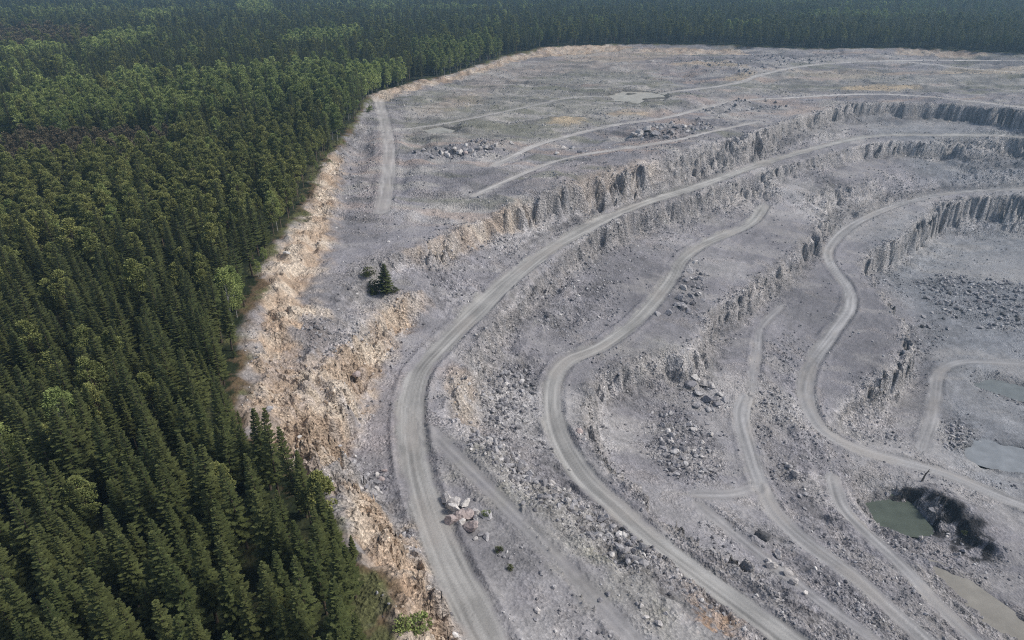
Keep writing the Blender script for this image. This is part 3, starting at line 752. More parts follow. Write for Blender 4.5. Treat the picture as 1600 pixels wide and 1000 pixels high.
def gn_scatter(name, pts, rot, scl, idx_, protos, label_kind='stuff'):
    """one object: stones or trees standing on points"""
    col_ = bpy.data.collections.new(name + '_kinds')
    for i, parts in enumerate(protos):
        ob = bpy.data.objects.new('%s_kind_%02d' % (name, i), parts); col_.objects.link(ob)
    me = bpy.data.meshes.new(name); me.vertices.add(len(pts)); me.vertices.foreach_set('co', np.asarray(pts, np.float32).ravel())
    a = me.attributes.new('turn', 'FLOAT_VECTOR', 'POINT'); a.data.foreach_set('vector', np.asarray(rot, np.float32).ravel())
    a = me.attributes.new('size', 'FLOAT_VECTOR', 'POINT'); a.data.foreach_set('vector', np.asarray(scl, np.float32).ravel())
    a = me.attributes.new('variant', 'INT', 'POINT'); a.data.foreach_set('value', np.asarray(idx_, np.int32))
    o = link(name, me); o['kind'] = 'stuff'
    ng = bpy.data.node_groups.new(name, 'GeometryNodeTree')
    ng.interface.new_socket('Geometry', in_out='INPUT', socket_type='NodeSocketGeometry'); ng.interface.new_socket('Geometry', in_out='OUTPUT', socket_type='NodeSocketGeometry')
    gi = ng.nodes.new('NodeGroupInput'); go = ng.nodes.new('NodeGroupOutput')
    ci = ng.nodes.new('GeometryNodeCollectionInfo'); ci.inputs['Collection'].default_value = col_
    ci.inputs['Separate Children'].default_value = True; ci.inputs['Reset Children'].default_value = True
    ip = ng.nodes.new('GeometryNodeInstanceOnPoints'); ip.inputs['Pick Instance'].default_value = True
    def na(nm, dt):
        n = ng.nodes.new('GeometryNodeInputNamedAttribute'); n.data_type = dt; n.inputs['Name'].default_value = nm
        return [s for s in n.outputs if s.enabled and s.name == 'Attribute'][0]
    lk = ng.links.new
    lk(gi.outputs[0], ip.inputs['Points']); lk(ci.outputs[0], ip.inputs['Instance'])
    lk(na('variant', 'INT'), ip.inputs['Instance Index']); lk(na('size', 'FLOAT_VECTOR'), ip.inputs['Scale'])
    e2r = ng.nodes.new('FunctionNodeEulerToRotation'); lk(na('turn', 'FLOAT_VECTOR'), e2r.inputs[0]); lk(e2r.outputs[0], ip.inputs['Rotation'])
    lk(ip.outputs[0], go.inputs[0])
    md = o.modifiers.new('scatter', 'NODES'); md.node_group = ng
    return o

# loose rubble over slopes, foot of faces, road edges
def rubble_points():
    base = .06 + .6 * np.clip(TALUS, 0, 1) + .3 * np.clip(FACE, 0, 1) + .12 * PLAT
    clump = np.clip(.1 + 3.2 * (fbm(gx / 11, gy / 11, 4, 301) + .12), 0.03, 2.6)
    dens = base * clump * (1 - .5 * np.clip(TAN, 0, 1)) + RUBBLE * np.clip(.55 + 1.6 * fbm(gx / 4, gy / 4, 3, 305), .1, 1.6)
    for k, r in enumerate(ROADS[:3]):
        al = np.abs(road_lat[k]); dens = dens + .3 * np.exp(-((al - r[1] / 2 - 1.2) / .9) ** 2) * clump
    dens = dens * (1 - np.clip(ROADM * 1.3, 0, 1)) * QF
    dist = np.hypot(gx, gy)
    dens = dens * np.clip(260 / dist, .25, 1.4)               # far stones too small to see are left out
    pxx, pyy, dd = proj(gx, gy, H)
    seen = (pxx > -120) & (pxx < 1720) & (pyy > -50) & (pyy < 1120) & (dd > 10)
    for name, lv, px, c in PONDS: seen &= ~(in_poly(gx, gy, [at(a, b, lv) for a, b in px]))
    dens = dens * seen
    n = rng.poisson(np.clip(dens, 0, 3))
    jj, ii = np.nonzero(n); rep = n[jj, ii]
    jj = np.repeat(jj, rep); ii = np.repeat(ii, rep)
    x = gx[jj, ii] + rng.uniform(-.5, .5, len(jj)); y = gy[jj, ii] + rng.uniform(-.5, .5, len(jj))
    big = np.maximum(.75, RUBSIZE[jj, ii])
    size = (.13 + .42 * rng.pareto(2.6, len(jj)) * .6) * np.sqrt(np.clip(dist[jj, ii] / 170, .8, 3.2)) * (.7 + .5 * big)
    size = np.clip(size, .12, big * .8)
    return x, y, size, TAN[jj, ii]
x, y, size, tn = rubble_points()
z = height(x, y)
for nm, sel, mt in (('rubble', tn + rng.uniform(-.2, .2, len(x)) < .5, M_RUB), ('tan_rubble', None, M_TANRUB)):
    if sel is None: sel = ~prev
    prev = sel
    k = sel.sum()
    s3 = size[sel][:, None] * rng.uniform(.75, 1.15, (k, 3)); 
    rot = np.stack([rng.normal(0, .5, k), rng.normal(0, .5, k), rng.uniform(0, 6.28, k)], 1)
    gn_scatter(nm, np.stack([x[sel], y[sel], z[sel] + size[sel] * .22], 1), rot, s3, rng.integers(0, 6, k), [rock_mesh('rubble_stone', 50 + i, mt, 1, 7) for i in range(6)])

def words_at(x, y, z):
    u, v, _ = proj(x, y, z)
    return int(round(u / 16)), int(round(v / 10))
def tagthing(o, label, cat, group=None):
    o['label'] = label; o['category'] = cat
    if group: o['group'] = group

BOULDER = {k: [rock_mesh('boulder', 100 + 10 * j + i, m, 3, 11) for i in range(4)] for j, (k, m) in enumerate(
    (('pale', M_PALE), ('pink', M_PINK), ('grey', M_GREY), ('dark', M_DARKST)))}
used_labels = set()
def boulder(px, py, wpx, tone, where, group, flat=1.0):
    x, y, z0 = hit(px, py)
    z = float(height(np.array([x]), np.array([y]))[0])
    u, v, d = proj(x, y, z)
    r = wpx * .5 * d / F
    o = link('boulder', random.choice(BOULDER[tone]))
    o.location = (x, y, z + r * .33 * flat)
    o.rotation_euler = (random.gauss(0, .25), random.gauss(0, .25), random.uniform(0, 6.28))
    o.scale = (r, r * random.uniform(.85, 1.1), r * random.uniform(.85, 1.1) * flat)
    a, b = words_at(x, y, z + r * .3)
    lab = '%s boulder %s, %d percent across, %d percent down' % ({'pale': 'pale', 'pink': 'pinkish', 'grey': 'grey', 'dark': 'dark'}[tone], where, a, b)
    k = 0
    while lab in used_labels:
        k += 1
        lab = '%s boulder %s, %d percent across, %d percent down' % (('small', 'rough', 'angular', 'blocky', 'low')[(k - 1) % 5], where, a, b)
        if k > 6: break
    used_labels.add(lab)
    tagthing(o, lab, 'boulder', group)
    return o

for p in [(690,784,20,'pale'),(700,792,22,'pale'),(702,802,22,'pale'),(718,790,17,'pale'),(722,806,20,'pink'),(710,812,22,'pink'),(735,803,13,'pale'),(734,814,15,'pale'),(697,816,18,'pink'),(726,829,27,'pink'),
          (712,822,14,'pale'),(735,843,9,'pale'),(752,842,14,'grey'),(744,836,12,'grey'),(752,808,16,'grey')]:
    p = (p[0] + 9, p[1], p[2] * 1.2, p[3])
    boulder(*p, 'in the pale heap beside the road', 'boulder heap beside the haul road')
for p in [(1192,842,30,'dark'),(1215,867,22,'pale'),(1206,886,22,'pale'),(1231,897,17,'pale'),(1240,911,16,'pale'),(1258,927,10,'pale'),(1200,880,13,'pale'),(1222,884,9,'grey')]:
    boulder(*p, 'in the line between road and track', 'line of boulders between the roads')
for p in [(1230,736,18,'grey'),(1240,749,17,'pale'),(1249,777,13,'grey'),(1258,780,10,'grey'),(1262,782,9,'grey'),(1238,768,8,'grey'),(1258,795,9,'grey'),(1226,728,9,'grey')]:
    boulder(*p, 'on the bare shelf beside the track', 'boulders on the bare shelf')
for p in [(1078,606,22,'grey'),(1100,600,17,'pale'),(1112,606,15,'pale'),(1092,618,18,'grey'),(1105,626,20,'grey'),(1118,632,16,'grey'),(1090,635,19,'grey'),(1125,618,14,'grey'),(1083,590,16,'grey'),(1070,596,14,'grey'),(1132,626,12,'grey'),(1106,640,14,'grey')]:
    boulder(*p, 'at the foot of the middle face', 'blocks at the foot of the middle face')
for p in [(1085,412,11,'pale'),(1078,425,14,'grey'),(1072,440,15,'grey'),(1068,452,14,'pale'),(1060,468,18,'grey'),(1045,490,14,'grey'),(1028,492,14,'grey'),(1066,480,17,'grey'),(1080,466,12,'grey'),(1056,478,11,'pale'),(1075,488,12,'grey'),(1092,452,10,'grey'),(1100,470,11,'grey')]:
    boulder(*p, 'beside the bend of the middle road', 'boulders beside the middle road')
for p in [(560,742,15,'grey'),(572,748,15,'grey'),(580,760,16,'grey'),(568,764,18,'grey'),(590,768,13,'pale'),(585,778,13,'grey'),(597,752,11,'pink'),(575,775,11,'grey'),(560,755,10,'pale'),(601,740,10,'pink'),(590,745,9,'pale')]:
    boulder(*p, 'below the tan bank', 'blocks below the tan bank')
# rocks dumped along the ridge above the second road
ridge = [(745,690),(762,690),(775,700),(790,712),(806,722),(818,732),(830,742),(842,748),(856,757),(868,768),(880,777),(896,787),(912,798),(928,806),(944,818),(960,826),(975,840),(990,850)]
for i, (a, b) in enumerate(ridge):
    for q in range(4 if i < 12 else 3):
        w = random.choice((9, 10, 11, 12, 14, 18)) if q else random.uniform(13, 21)
        boulder(a + random.uniform(-9, 9) + q * 3 - 5, b + random.uniform(-8, 9) - q * 3 + 5, w * .9, random.choice(('grey', 'grey', 'grey', 'pale')), 'on the stony ridge between two roads', 'boulders along the stony ridge')
for p in [(765,620,13),(790,600,12),(805,640,13),(780,655,14),(815,615,11),(822,660,12),(800,670,12),(770,640,10),(790,630,10)]:
    boulder(*p, 'grey', 'in the scree left of the middle road', 'boulders in the left scree')
for k in range(26):
    boulder(random.uniform(1030, 1118), random.uniform(660, 750), random.uniform(8, 13), random.choice(('grey', 'grey', 'pale')), 'in the broken stone under the middle face', 'boulders in the broken stone pile')
for p in [(1000,210,16),(1012,206,18),(1024,212,15),(990,214,12),(1040,216,12),(1050,208,10),(880,236,12),(905,240,10),(895,232,10),(870,240,9)]:
    boulder(*p, random.choice(('grey', 'pale')), 'on the upper bench', 'boulders on the upper bench')
for p in [(690,240,14,'pale'),(700,243,14,'pale'),(718,238,16,'pale'),(735,240,12,'pale'),(748,238,12,'pale'),(775,232,14,'pale'),(760,236,11,'pale'),(710,234,11,'pale'),(650,242,10,'grey'),(662,238,10,'grey'),(800,226,9,'grey'),(728,245,10,'pink'),(675,246,9,'grey')]:
    boulder(*p, 'on the plateau bank', 'boulders on the plateau bank')
for k in range(40):
    boulder(random.uniform(1440, 1590), random.uniform(440, 515), random.uniform(6, 11), random.choice(('grey', 'grey', 'dark')), 'in the blasted heap on the pit floor', 'blasted heap on the pit floor')
for k in range(16):
    boulder(random.uniform(1474, 1512), random.uniform(662, 705), random.uniform(7, 12), 'grey', 'in the heap beside the bluish pool', 'heap beside the bluish pool')
for p in [(1440,838,10,'pale'),(1463,812,9,'pale'),(1480,838,7,'pale'),(1385,775,9,'grey'),(1505,862,10,'grey'),(1492,866,8,'grey'),(1425,797,9,'grey'),(1452,806,10,'grey')]:
    boulder(*p, 'in the dark trench by the green pond', 'stones in the dark trench')
for p in [(1008,966,13,'pale'),(1028,978,15,'pale'),(1002,950,10,'pale'),(950,930,9,'grey'),(938,940,10,'grey'),(1040,960,9,'grey'),(840,956,12,'pale'),(838,968,9,'grey'),(560,600,14,'pink'),(450,405,14,'grey'),(420,640,16,'grey'),(905,678,14,'pink'),(913,690,8,'grey'),(890,735,6,'pale')]:
    boulder(*p, 'lying alone on the bench', 'scattered boulders')

# ------------------------------------------------------------------ trees
def kite(vs, fs, cs, p, d, up, ln, wd, tip, br):
    """leaf spray: a bent four-cornered blade from p along d"""
    side = d.cross(up); 
    if side.length < 1e-5: side = Vector((1, 0, 0))
    side.normalize(); n = len(vs)
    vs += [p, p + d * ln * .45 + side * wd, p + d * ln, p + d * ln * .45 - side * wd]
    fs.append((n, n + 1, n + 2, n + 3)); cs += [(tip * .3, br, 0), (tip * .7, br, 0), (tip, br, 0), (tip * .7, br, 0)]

def cone_trunk(h, r0, r1, bend=0, n=7, seg=6):
    vs, fs = [], []
    for i in range(seg + 1):
        t = i / seg; r = r0 + (r1 - r0) * t; 
        for k in range(n):
            a = 6.2832 * k / n; vs.append((r * math.cos(a) + bend * math.sin(t * 3), r * math.sin(a), h * t - .4 * (i == 0)))
    for i in range(seg):
        for k in range(n):
            fs.append((i * n + k, i * n + (k + 1) % n, (i + 1) * n + (k + 1) % n, (i + 1) * n + k))
    return vs, fs

def fin(name, vs, fs, mat, cs=None):
    return mesh_np(name, np.array([tuple(v) for v in vs]), np.array(fs), mat, None if cs is None else np.array(cs), smooth=False)

def spruce(seed, hgt=20.0, base=.14, rad=2.7, dens=1.0):
    r = random.Random(seed); vs, fs, cs = [], [], []
    z = hgt * base
    up = Vector((0, 0, 1))
    while z < hgt - .25:
        t = (z / hgt - base) / (1 - base)
        prof = (1 - t) ** .82 * min(1, .55 + t * 3)
        nb = max(4, int((7 - 2 * t) * dens))
        a0 = r.uniform(0, 6.28)
        for k in range(nb):
            az = a0 + 6.283 * k / nb + r.uniform(-.25, .25)
            Ln = rad * prof * r.uniform(.72, 1.18) + .18
            if r.random() < .06: Ln *= .55
            out = Vector((math.cos(az), math.sin(az), 0)); br = r.uniform(.6, 1.25)
            rise = .55 - .9 * (1 - t)                      # upper shoots rise, lower boughs hang
            zz = z + r.uniform(-.2, .2)
            def pt(s): return Vector((0, 0, zz)) + out * Ln * s + up * (Ln * (rise * s * .55 + .22 * s * s))
            m = max(3, int(3 + Ln * 2.3))
            for i in range(m):
                s = .18 + .8 * i / m
                p = pt(s); d0 = (pt(s + .05) - p).normalized(); lat = Vector((-out.y, out.x, 0))
                l = (.16 + .36 * Ln * (1.12 - s)) * r.uniform(.7, 1.2)
                for sg in (-1, 1):
                    d = (d0 * .75 + lat * sg * .8 + up * r.uniform(-.3, .08)).normalized()
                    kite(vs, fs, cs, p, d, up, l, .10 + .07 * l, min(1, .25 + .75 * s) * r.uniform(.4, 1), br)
            kite(vs, fs, cs, pt(.55), (pt(1) - pt(.55)).normalized(), up, Ln * .5 + .1, .1, r.uniform(.6, 1), br)
        z += (.36 + .38 * (1 - t)) * r.uniform(.8, 1.2) / dens ** .3
    for k in range(5):
        kite(vs, fs, cs, Vector((0, 0, hgt - .7)), Vector((r.uniform(-.25, .25), r.uniform(-.25, .25), 1)).normalized(), Vector((1, .3, 0)), .8, .09, 1, 1.1)
    tv, tf = cone_trunk(hgt * .97, .24, .03)
    return fin('crown', vs, fs, M_SPR, cs), fin('trunk', tv, tf, M_BARK)

def leafy(seed, hgt, base, rad, mat, bark, clumps, leaves, leaf, top=.7, tr=.16, shape=1.0, sag=0):
    """rounded crown: limbs carrying leaf clumps through the whole volume"""
    r = random.Random(seed); vs, fs, cs = [], [], []
    tv, tf = cone_trunk(hgt * .93, tr, .035, bend=r.uniform(-.25, .25))
    up = Vector((0, 0, 1))
    for c in range(clumps):
        t = r.random() ** .85
        z = hgt * (base + (1 - base) * t)
        prof = (math.sin(math.pi * min(1, max(.02, (t * .82 + .16) ** shape))) ** .75) * (1 if t < top else 1 - .35 * (t - top) / (1 - top))
        a = r.uniform(0, 6.283); q = rad * prof * r.uniform(.3, 1.0) ** .6
        cen = Vector((q * math.cos(a), q * math.sin(a), z + r.uniform(-.3, .3)))
        cr = rad * r.uniform(.24, .40)
        br = r.uniform(.62, 1.25)
        # limb to the clump
        s0 = Vector((0, 0, max(hgt * base * .85, z - q * .7))); n = len(tv)
        w = .05; dv = Vector((-math.sin(a), math.cos(a), 0)) * w
        tv += [tuple(s0 + dv), tuple(s0 - dv), tuple(cen - dv * .3), tuple(cen + dv * .3)]; tf.append((n, n + 1, n + 2, n + 3))
        tv += [tuple(s0 + up * w), tuple(s0 - up * w), tuple(cen - up * .01), tuple(cen + up * .01)]; tf.append((n + 4, n + 5, n + 6, n + 7))
        for i in range(leaves):
            d = Vector((r.gauss(0, 1), r.gauss(0, 1), r.gauss(.25, .8))).normalized()
            p = cen + Vector((d.x * cr, d.y * cr, d.z * cr * .75)) * r.uniform(.35, 1)
            dd = (d + Vector((r.gauss(0, .6), r.gauss(0, .6), r.gauss(0, .5) + .1 - sag))).normalized()
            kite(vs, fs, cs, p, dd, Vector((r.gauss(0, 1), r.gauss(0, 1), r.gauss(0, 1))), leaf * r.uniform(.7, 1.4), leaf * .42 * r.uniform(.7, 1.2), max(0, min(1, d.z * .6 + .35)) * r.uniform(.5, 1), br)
    return fin('crown', vs, fs, mat, cs), fin('trunk', tv, tf, bark)

def joined(crown, trunk, name):
    """crown + trunk as one mesh for the mass of the forest"""
    def rd(me):
        v = np.zeros(len(me.vertices) * 3, np.float32); me.vertices.foreach_get('co', v)
        l = np.zeros(len(me.loops), np.int32); me.loops.foreach_get('vertex_index', l); return v.reshape(-1, 3), l.reshape(-1, 4)
    cv, cf = rd(crown); tv, tf = rd(trunk)
    cc = np.zeros(len(cv) * 4, np.float32); crown.color_attributes['tint'].data.foreach_get('color', cc); cc = cc.reshape(-1, 4)[:, :3]
    me = mesh_np(name, np.vstack([cv, tv]), np.vstack([cf, tf + len(cv)]), crown.materials[0], np.vstack([cc, np.zeros((len(tv), 3))]), smooth=False)
    me.materials.append(trunk.materials[0])
    me.polygons.foreach_set('material_index', np.concatenate([np.zeros(len(cf), np.int32), np.ones(len(tf), np.int32)]))
    return me

SPR = [spruce(1, 21, .12, 2.7), spruce(2, 20, .2, 2.3), spruce(3, 19, .1, 2.8, .9), spruce(4, 22, .22, 2.4), spruce(5, 17, .15, 2.2), spruce(6, 20, .15, 2.5, .8), spruce(7, 21, .25, 2.0, .75), spruce(8, 18.5, .12, 3.1, .85), spruce(9, 22.5, .3, 2.3, .7)]
PIN = [leafy(11, 18, .42, 2.5, M_PIN, M_PBARK, 66, 95, .33, sag=0), leafy(12, 17, .45, 2.3, M_PIN, M_PBARK, 62, 95, .33), leafy(13, 19, .38, 2.6, M_PIN, M_PBARK, 68, 95, .33), leafy(14, 16, .35, 2.2, M_PIN, M_PBARK, 60, 95, .32)]
BIR = [leafy(21, 17, .25, 2.7, M_BIR, M_BBARK, 66, 95, .31, tr=.13, sag=.3), leafy(22, 16, .22, 2.5, M_BIR, M_BBARK, 64, 95, .31, tr=.12, sag=.3), leafy(23, 18, .3, 2.9, M_BIR, M_BBARK, 70, 95, .31, tr=.14, sag=.3)]
BRW = [leafy(31, 7.5, .2, 1.7, M_BRW, M_BARK, 40, 30, .3, tr=.08), leafy(32, 6.5, .2, 1.5, M_BRW, M_BARK, 36, 30, .3, tr=.07)]

YNG = [leafy(25, 15, .2, 3.0, M_YNG, M_BBARK, 60, 60, .42, tr=.12), leafy(26, 16, .2, 2.8, M_YNG, M_BBARK, 60, 60, .42, tr=.12)]
STANDS = [(k, [at(a, b, 9) for a, b in p]) for k, p in [
 ('brown', [(-160,218),(0,205),(150,202),(270,193),(300,197),(240,230),(100,245),(-160,258)]),
 ('birch', [(-120,200),(0,182),(60,150),(140,143),(240,137),(330,125),(520,118),(556,130),(546,165),(500,172),(300,188),(120,198),(20,204)]),
 ('birch', [(640,75),(760,70),(830,80),(760,95),(690,110),(660,105)]),
 ('pine', [(-160,258),(100,245),(240,230),(300,195),(512,176),(502,230),(482,300),(430,340),(330,325),(210,350),(100,372),(-160,365)]),
 ('light', [(125,80),(170,65),(245,52),(245,70),(180,85),(135,92)]),
 ('light', [(212,36),(235,26),(278,24),(272,34),(225,41)]), ('light', [(368,20),(380,7),(415,9),(434,24),(400,31)]),
 ('light', [(430,76),(470,60),(560,54),(565,68),(500,76)]), ('light', [(-60,92),(0,86),(60,83),(120,82),(60,96),(-60,104)]),
 ('light', [(1130,46),(1180,42),(1185,47),(1140,50)]),
 ('browntall', [(-60,62),(60,50),(150,52),(150,72),(60,80),(-60,86)]),
 ('dark', [(820,72),(900,46),(1100,36),(1300,34),(1640,40),(1640,80),(1250,74),(1000,70)]),
]]

def forest():
    out = []
    bands = [(30, 140, 4.15, 1.08), (140, 260, 5.0, 1.12), (260, 460, 5.3, 1.12), (460, 800, 6.2, 1.18), (800, 1300, 8.2, 1.4), (1300, 2600, 11.5, 1.75)]
    for y0, y1, sp, k in bands:
        xm = .86 * (y1 * 1.0 + 40)
        X, Y = np.meshgrid(np.arange(-xm, xm, sp), np.arange(y0, y1, sp))
        X = (X + rng.uniform(-.46, .46, X.shape) * sp).ravel(); Y = (Y + rng.uniform(-.46, .46, Y.shape) * sp).ravel()
        ok = (Y >= y0) & (Y < y1)
        u, v, d = proj(X, Y, 8.0)
        ok &= (d > 20) & (u > -130) & (u < 1730) & (v > -40) & (v < 1250)
        X, Y = X[ok], Y[ok]
        q = in_poly(X, Y, quarry_poly)
        inn = (X > GX0) & (X < GX1) & (Y > GY0) & (Y < GY1)
        edge = np.where(inn, samp(blur(QUARRY.astype(float), 2, 2), X, Y), 0)
        core = edge < .10
        ok = ~q & (rng.random(len(X)) > .025) & (core | ((edge < .42) & (rng.random(len(X)) < .45)))
        X, Y = X[ok], Y[ok]
        out.append((X, Y, np.where(core[ok], k, -rng.uniform(.16, .42, len(X)))))
    return [np.concatenate(a) for a in zip(*out)]
TX, TY, TK = forest()
kind = np.full(len(TX), '', dtype='U9')
for k, poly in STANDS:
    m = in_poly(TX, TY, poly) & (kind == ''); kind[m] = k
nz3 = fbm(TX / 300, TY / 110, 3, 405)
nz = fbm(TX / 90, TY / 90, 3, 401); nz2 = fbm(TX / 25, TY / 25, 2, 403); rr = rng.random(len(TX)); dist = np.hypot(TX, TY)
KIND = np.zeros(len(TX), int)                      # 0 spruce 1 pine 2 birch 3 brown
sc = rng.normal(1.0, .15, len(TX)).clip(.6, 1.32)
for i in range(len(TX)):
    k, r_ = kind[i], rr[i]
    if k == 'brown': KIND[i] = 3 if r_ < .85 else (2 if r_ < .93 else 0); sc[i] *= (1.45 if KIND[i] == 3 else .7)
    elif k == 'birch': KIND[i] = 2 if r_ < .74 else (1 if r_ < .85 else 0); sc[i] *= 1.02
    elif k == 'pine': KIND[i] = 1 if r_ < .86 else (2 if r_ < .92 else 0); sc[i] *= .86
    elif k == 'light': KIND[i] = 4 if r_ < .9 else 2; sc[i] *= 1.12
    elif k == 'browntall': KIND[i] = 3 if r_ < .8 else 1; sc[i] *= (2.3 if KIND[i] == 3 else 1)
    elif k == 'dark': KIND[i] = 0 if r_ < .7 else 1
    elif dist[i] < 330:
        KIND[i] = 0 if r_ < .982 - .5 * max(0, nz2[i] - .2) else (1 if r_ < .993 else 2)
        if 150 < dist[i] and KIND[i] == 0 and rr[(i * 7919) % len(rr)] < .55 * min(1, (dist[i] - 150) / 120) * (1 if nz2[i] > -.15 else .25): KIND[i] = 1
    else:
        f = nz[i] * (.6 if dist[i] > 600 else 1) + .3 * nz2[i] + (nz3[i] * .9 if dist[i] > 480 else 0)
        KIND[i] = 2 if r_ < .08 + 1.6 * max(0, f - .12) else (1 if r_ < .24 else 0)
        if KIND[i] == 2 and dist[i] > 480 and nz3[i] > .12: KIND[i] = 4
small = TK < 0                                     # saplings on the open margin
KIND[small & (KIND == 1)] = 2
sc = np.where(small, -TK * 1.0, sc); TK = np.where(small, 1.2, TK)
sc = sc * (.77 + .2 * sstep(130, 420, dist))
pick = rng.integers(0, 60, len(TX))
TK = TK * np.where(dist < 300, 1.08, 1.0)
TZ = height(TX, TY)
protos = [SPR, PIN, BIR, BRW, YNG]
mesh_h = [20, 17.5, 17, 7, 15]
pu, pv, pd = proj(TX, TY, TZ + np.array(mesh_h)[KIND] * sc * .9)
bu, bv, bd = proj(TX, TY, TZ)
inframe = ~small & (pu > 4) & (pu < 1596) & (pv > 4) & (pv < 990)
single = np.zeros(len(TX), bool)
for k in range(3):
    c = np.nonzero((KIND == k) & inframe)[0]
    c = c[np.argsort(pd[c] / sc[c])][:300]
    single[c] = True
NAMES = ['spruce', 'pine', 'birch']
LOOK = [('dark green spruce', 'spruce', 'spruces of the dense forest'), ('olive green pine', 'pine', 'pines of the forest'), ('light green birch', 'birch', 'birches of the forest')]
edge_l = blur(QUARRY.astype(float), 7, 2)
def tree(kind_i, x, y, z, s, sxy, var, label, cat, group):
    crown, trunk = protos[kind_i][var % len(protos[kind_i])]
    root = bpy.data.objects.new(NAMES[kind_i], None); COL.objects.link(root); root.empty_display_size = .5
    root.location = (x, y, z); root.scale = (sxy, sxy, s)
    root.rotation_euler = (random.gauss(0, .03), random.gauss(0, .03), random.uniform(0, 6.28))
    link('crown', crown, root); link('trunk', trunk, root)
    tagthing(root, label, cat, group)
    return root
tl = set()
for i in np.nonzero(single)[0]:
    a, b = int(round(pu[i] / 16)), int(round(pv[i] / 10))
    e = samp(edge_l, TX[i:i+1], TY[i:i+1])[0] if TX[i] > GX0 else 0
    look, cat, grp = LOOK[KIND[i]]
    if e > .2 and pd[i] < 500: where = 'at the quarry edge'
    elif KIND[i] == 0: where = 'in the dense forest'
    elif KIND[i] == 1: where = 'among dark spruces' if dist[i] < 190 else 'in the pine stand'
    else: where = 'among dark spruces' if dist[i] < 190 else 'in the pale stand'
    lab = None
    for adj in ('', 'tall ' if sc[i] > 1.05 else ('short ' if sc[i] < .92 else 'middling '), 'slim ' if pick[i] % 2 else 'bushy ', 'narrow ', 'ragged '):
        lab = '%s%s %s, tip %d percent across, %d percent down' % (adj, look, where, a, b)
        if lab not in tl: break
    tl.add(lab)
    tree(KIND[i], TX[i], TY[i], TZ[i], sc[i], sc[i] * TK[i] * rng.uniform(.95, 1.15), pick[i], lab, cat, grp)

JOIN = [[joined(c, t, NAMES[k] + '_tree' if k < 3 else 'young_tree') for c, t in protos[k]] for k in range(5)]
for k, nm in ((0, 'spruce_forest'), (1, 'pine_forest'), (2, 'birch_forest'), (3, 'bare_thicket'), (4, 'young_birch_stand')):
    m = (KIND == k) & ~single
    n = m.sum()
    s = sc[m]; w = s * TK[m] * rng.uniform(.9, 1.12, n)
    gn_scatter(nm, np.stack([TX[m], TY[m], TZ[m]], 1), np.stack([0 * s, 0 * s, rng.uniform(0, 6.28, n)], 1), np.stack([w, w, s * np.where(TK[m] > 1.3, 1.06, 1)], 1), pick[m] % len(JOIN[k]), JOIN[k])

# lone spruce and bush on the ledge
x, y, z = hit(603, 459); z = float(height(np.array([x]), np.array([y]))[0])
tree(0, x, y, z - .1, .56, 1.25, 2, 'lone dark spruce standing on the grey ledge above the tan cliff', 'spruce', None)
def bush(px, py, wpx, label, seed):
    x, y, _ = hit(px, py); z = float(height(np.array([x]), np.array([y]))[0]); _, _, d = proj(x, y, z)
    r = wpx * .5 * d / F
    cr, st = leafy(seed, 1.6, .1, 1.0, M_SPR if seed % 2 else M_BIR, M_BARK, 18, 26, .22, tr=.04)
    root = bpy.data.objects.new('shrub', None); COL.objects.link(root); root.location = (x, y, z); root.scale = (r, r, r * .8)
    link('foliage', cr, root); link('stem', st, root); tagthing(root, label, 'shrub', 'shrubs on the quarry benches')
bush(587, 457, 30, 'low dark shrub just left of the lone spruce on the ledge', 41)
bush(577, 445, 20, 'small grey green shrub behind the ledge shrub, left of the lone spruce', 43)
bush(617, 458, 14, 'small dark shrub at the right foot of the lone spruce', 45)
bush(760, 808, 16, 'grey green shrub right of the pale boulder heap', 44)
bush(780, 862, 13, 'small dark shrub below the pale boulder heap', 51)
bush(798, 890, 11, 'tiny dark shrub on the slope below the boulder heap', 53)
bush(655, 978, 40, 'broad olive shrub at the quarry edge near the bottom', 46)
bush(630, 985, 30, 'dark shrub between forest edge and tan bank at the bottom', 48)
bush(418, 668, 14, 'small green shrub at the foot of the tan slope by the forest', 55)
bush(1508, 832, 9, 'dark shrub clinging above the black trench', 57)
bush(578, 175, 12, 'small olive shrub by the pale track near the forest corner', 58)

# dead snag above the green pond
x, y, z = hit(1441, 750); z = float(height(np.array([x]), np.array([y]))[0])
def limb(pts, rads, n=7):
    vs, fs = [], []
    for i, (p, r) in enumerate(zip(pts, rads)):
        for k in range(n):
            a = 6.283 * k / n; vs.append((p[0] + r * math.cos(a), p[1] + r * math.sin(a), p[2]))
    for i in range(len(pts) - 1):
        for k in range(n): fs.append((i * n + k, i * n + (k + 1) % n, (i + 1) * n + (k + 1) % n, (i + 1) * n + k))
    return vs, fs
sn = bpy.data.objects.new('dead_tree', None); COL.objects.link(sn); sn.location = (x, y, z)
tagthing(sn, 'bare leaning dead trunk standing on the mound above the green pond', 'dead tree')
v, f = limb([(0, 0, -.3), (.15, 0, 1.2), (.45, .1, 2.6), (1.0, .1, 4.0), (1.15, .1, 4.7)], [.34, .28, .24, .17, .05])
link('trunk', fin('trunk', v, f, M_DEAD), sn)
v, f = limb([(.8, .1, 3.6), (1.4, .1, 3.9), (2.1, .05, 4.0)], [.12, .09, .03]); link('branch', fin('branch', v, f, M_DEAD), sn)
v, f = limb([(.5, .1, 2.7), (.1, .3, 3.3), (-.1, .4, 3.6)], [.09, .06, .02]); link('branch', fin('branch', v, f, M_DEAD), sn)

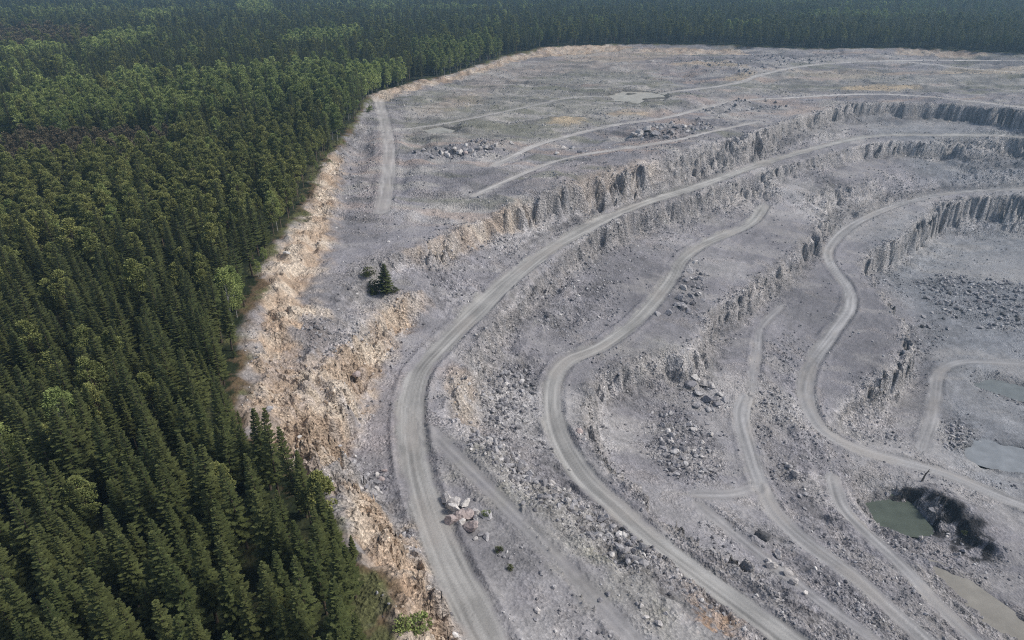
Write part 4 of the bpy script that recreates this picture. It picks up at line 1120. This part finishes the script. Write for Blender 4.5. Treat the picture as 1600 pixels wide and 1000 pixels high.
# ------------------------------------------------------------------ air
HAZE = .00022
if HAZE:
    me = bpy.data.meshes.new('haze'); X, Y0, Y1, Z0, Z1 = 36000, -300, 26000, -80, 90
    vs = [(sx * X, yy, zz) for zz in (Z0, Z1) for yy in (Y0, Y1) for sx in (-1, 1)]
    me.from_pydata(vs, [], [(0, 2, 3, 1), (4, 5, 7, 6), (0, 1, 5, 4), (2, 6, 7, 3), (0, 4, 6, 2), (1, 3, 7, 5)])
    m, nt, b = newmat('haze'); nt.nodes.remove(b)
    vol = N(nt, 'ShaderNodeVolumePrincipled'); vol.inputs['Density'].default_value = HAZE; vol.inputs['Color'].default_value = (.45, .74, 1.0, 1); vol.inputs['Anisotropy'].default_value = .2
    nt.links.new(vol.outputs[0], nt.nodes['Material Output'].inputs['Volume'])
    me.materials.append(m); o = link('haze', me); o['kind'] = 'stuff'

# ------------------------------------------------------------------ light: overcast afternoon
EL, AZ = math.radians(48), math.radians(86)          # azimuth measured from +Y towards +X
w = bpy.data.worlds.new('World'); SC.world = w; w.use_nodes = True
nt = w.node_tree; bg = nt.nodes['Background']
sky = nt.nodes.new('ShaderNodeTexSky'); sky.sky_type = 'NISHITA'; sky.sun_disc = False
sky.sun_elevation = EL; sky.sun_rotation = AZ; sky.air_density = 1.0; sky.dust_density = 3.0; sky.ozone_density = 1.0
nt.links.new(sky.outputs[0], bg.inputs[0]); bg.inputs[1].default_value = .105
sd = bpy.data.lights.new('sun', 'SUN'); sd.energy = 2.5; sd.angle = math.radians(12); sd.color = (1, .96, .90)
so = link('sun', sd)
dirv = Vector((math.sin(AZ) * math.cos(EL), math.cos(AZ) * math.cos(EL), math.sin(EL)))
so.rotation_euler = dirv.to_track_quat('Z', 'Y').to_euler()

SC.view_settings.view_transform = 'Standard'; SC.view_settings.look = 'None'; SC.view_settings.gamma = 1
SC.view_settings.exposure = 0.0
SC.render.engine = 'CYCLES'
cy = SC.cycles
cy.max_bounces = 5; cy.diffuse_bounces = 3; cy.glossy_bounces = 2; cy.transmission_bounces = 2; cy.volume_bounces = 0; cy.transparent_max_bounces = 4
cy.use_denoising = False; cy.filter_width = 1.15; cy.denoiser = 'OPENIMAGEDENOISE'; cy.denoising_prefilter = 'ACCURATE'
print('objects', len(bpy.data.objects), 'trees', len(TX), 'single', single.sum(), 'rubble', len(size))
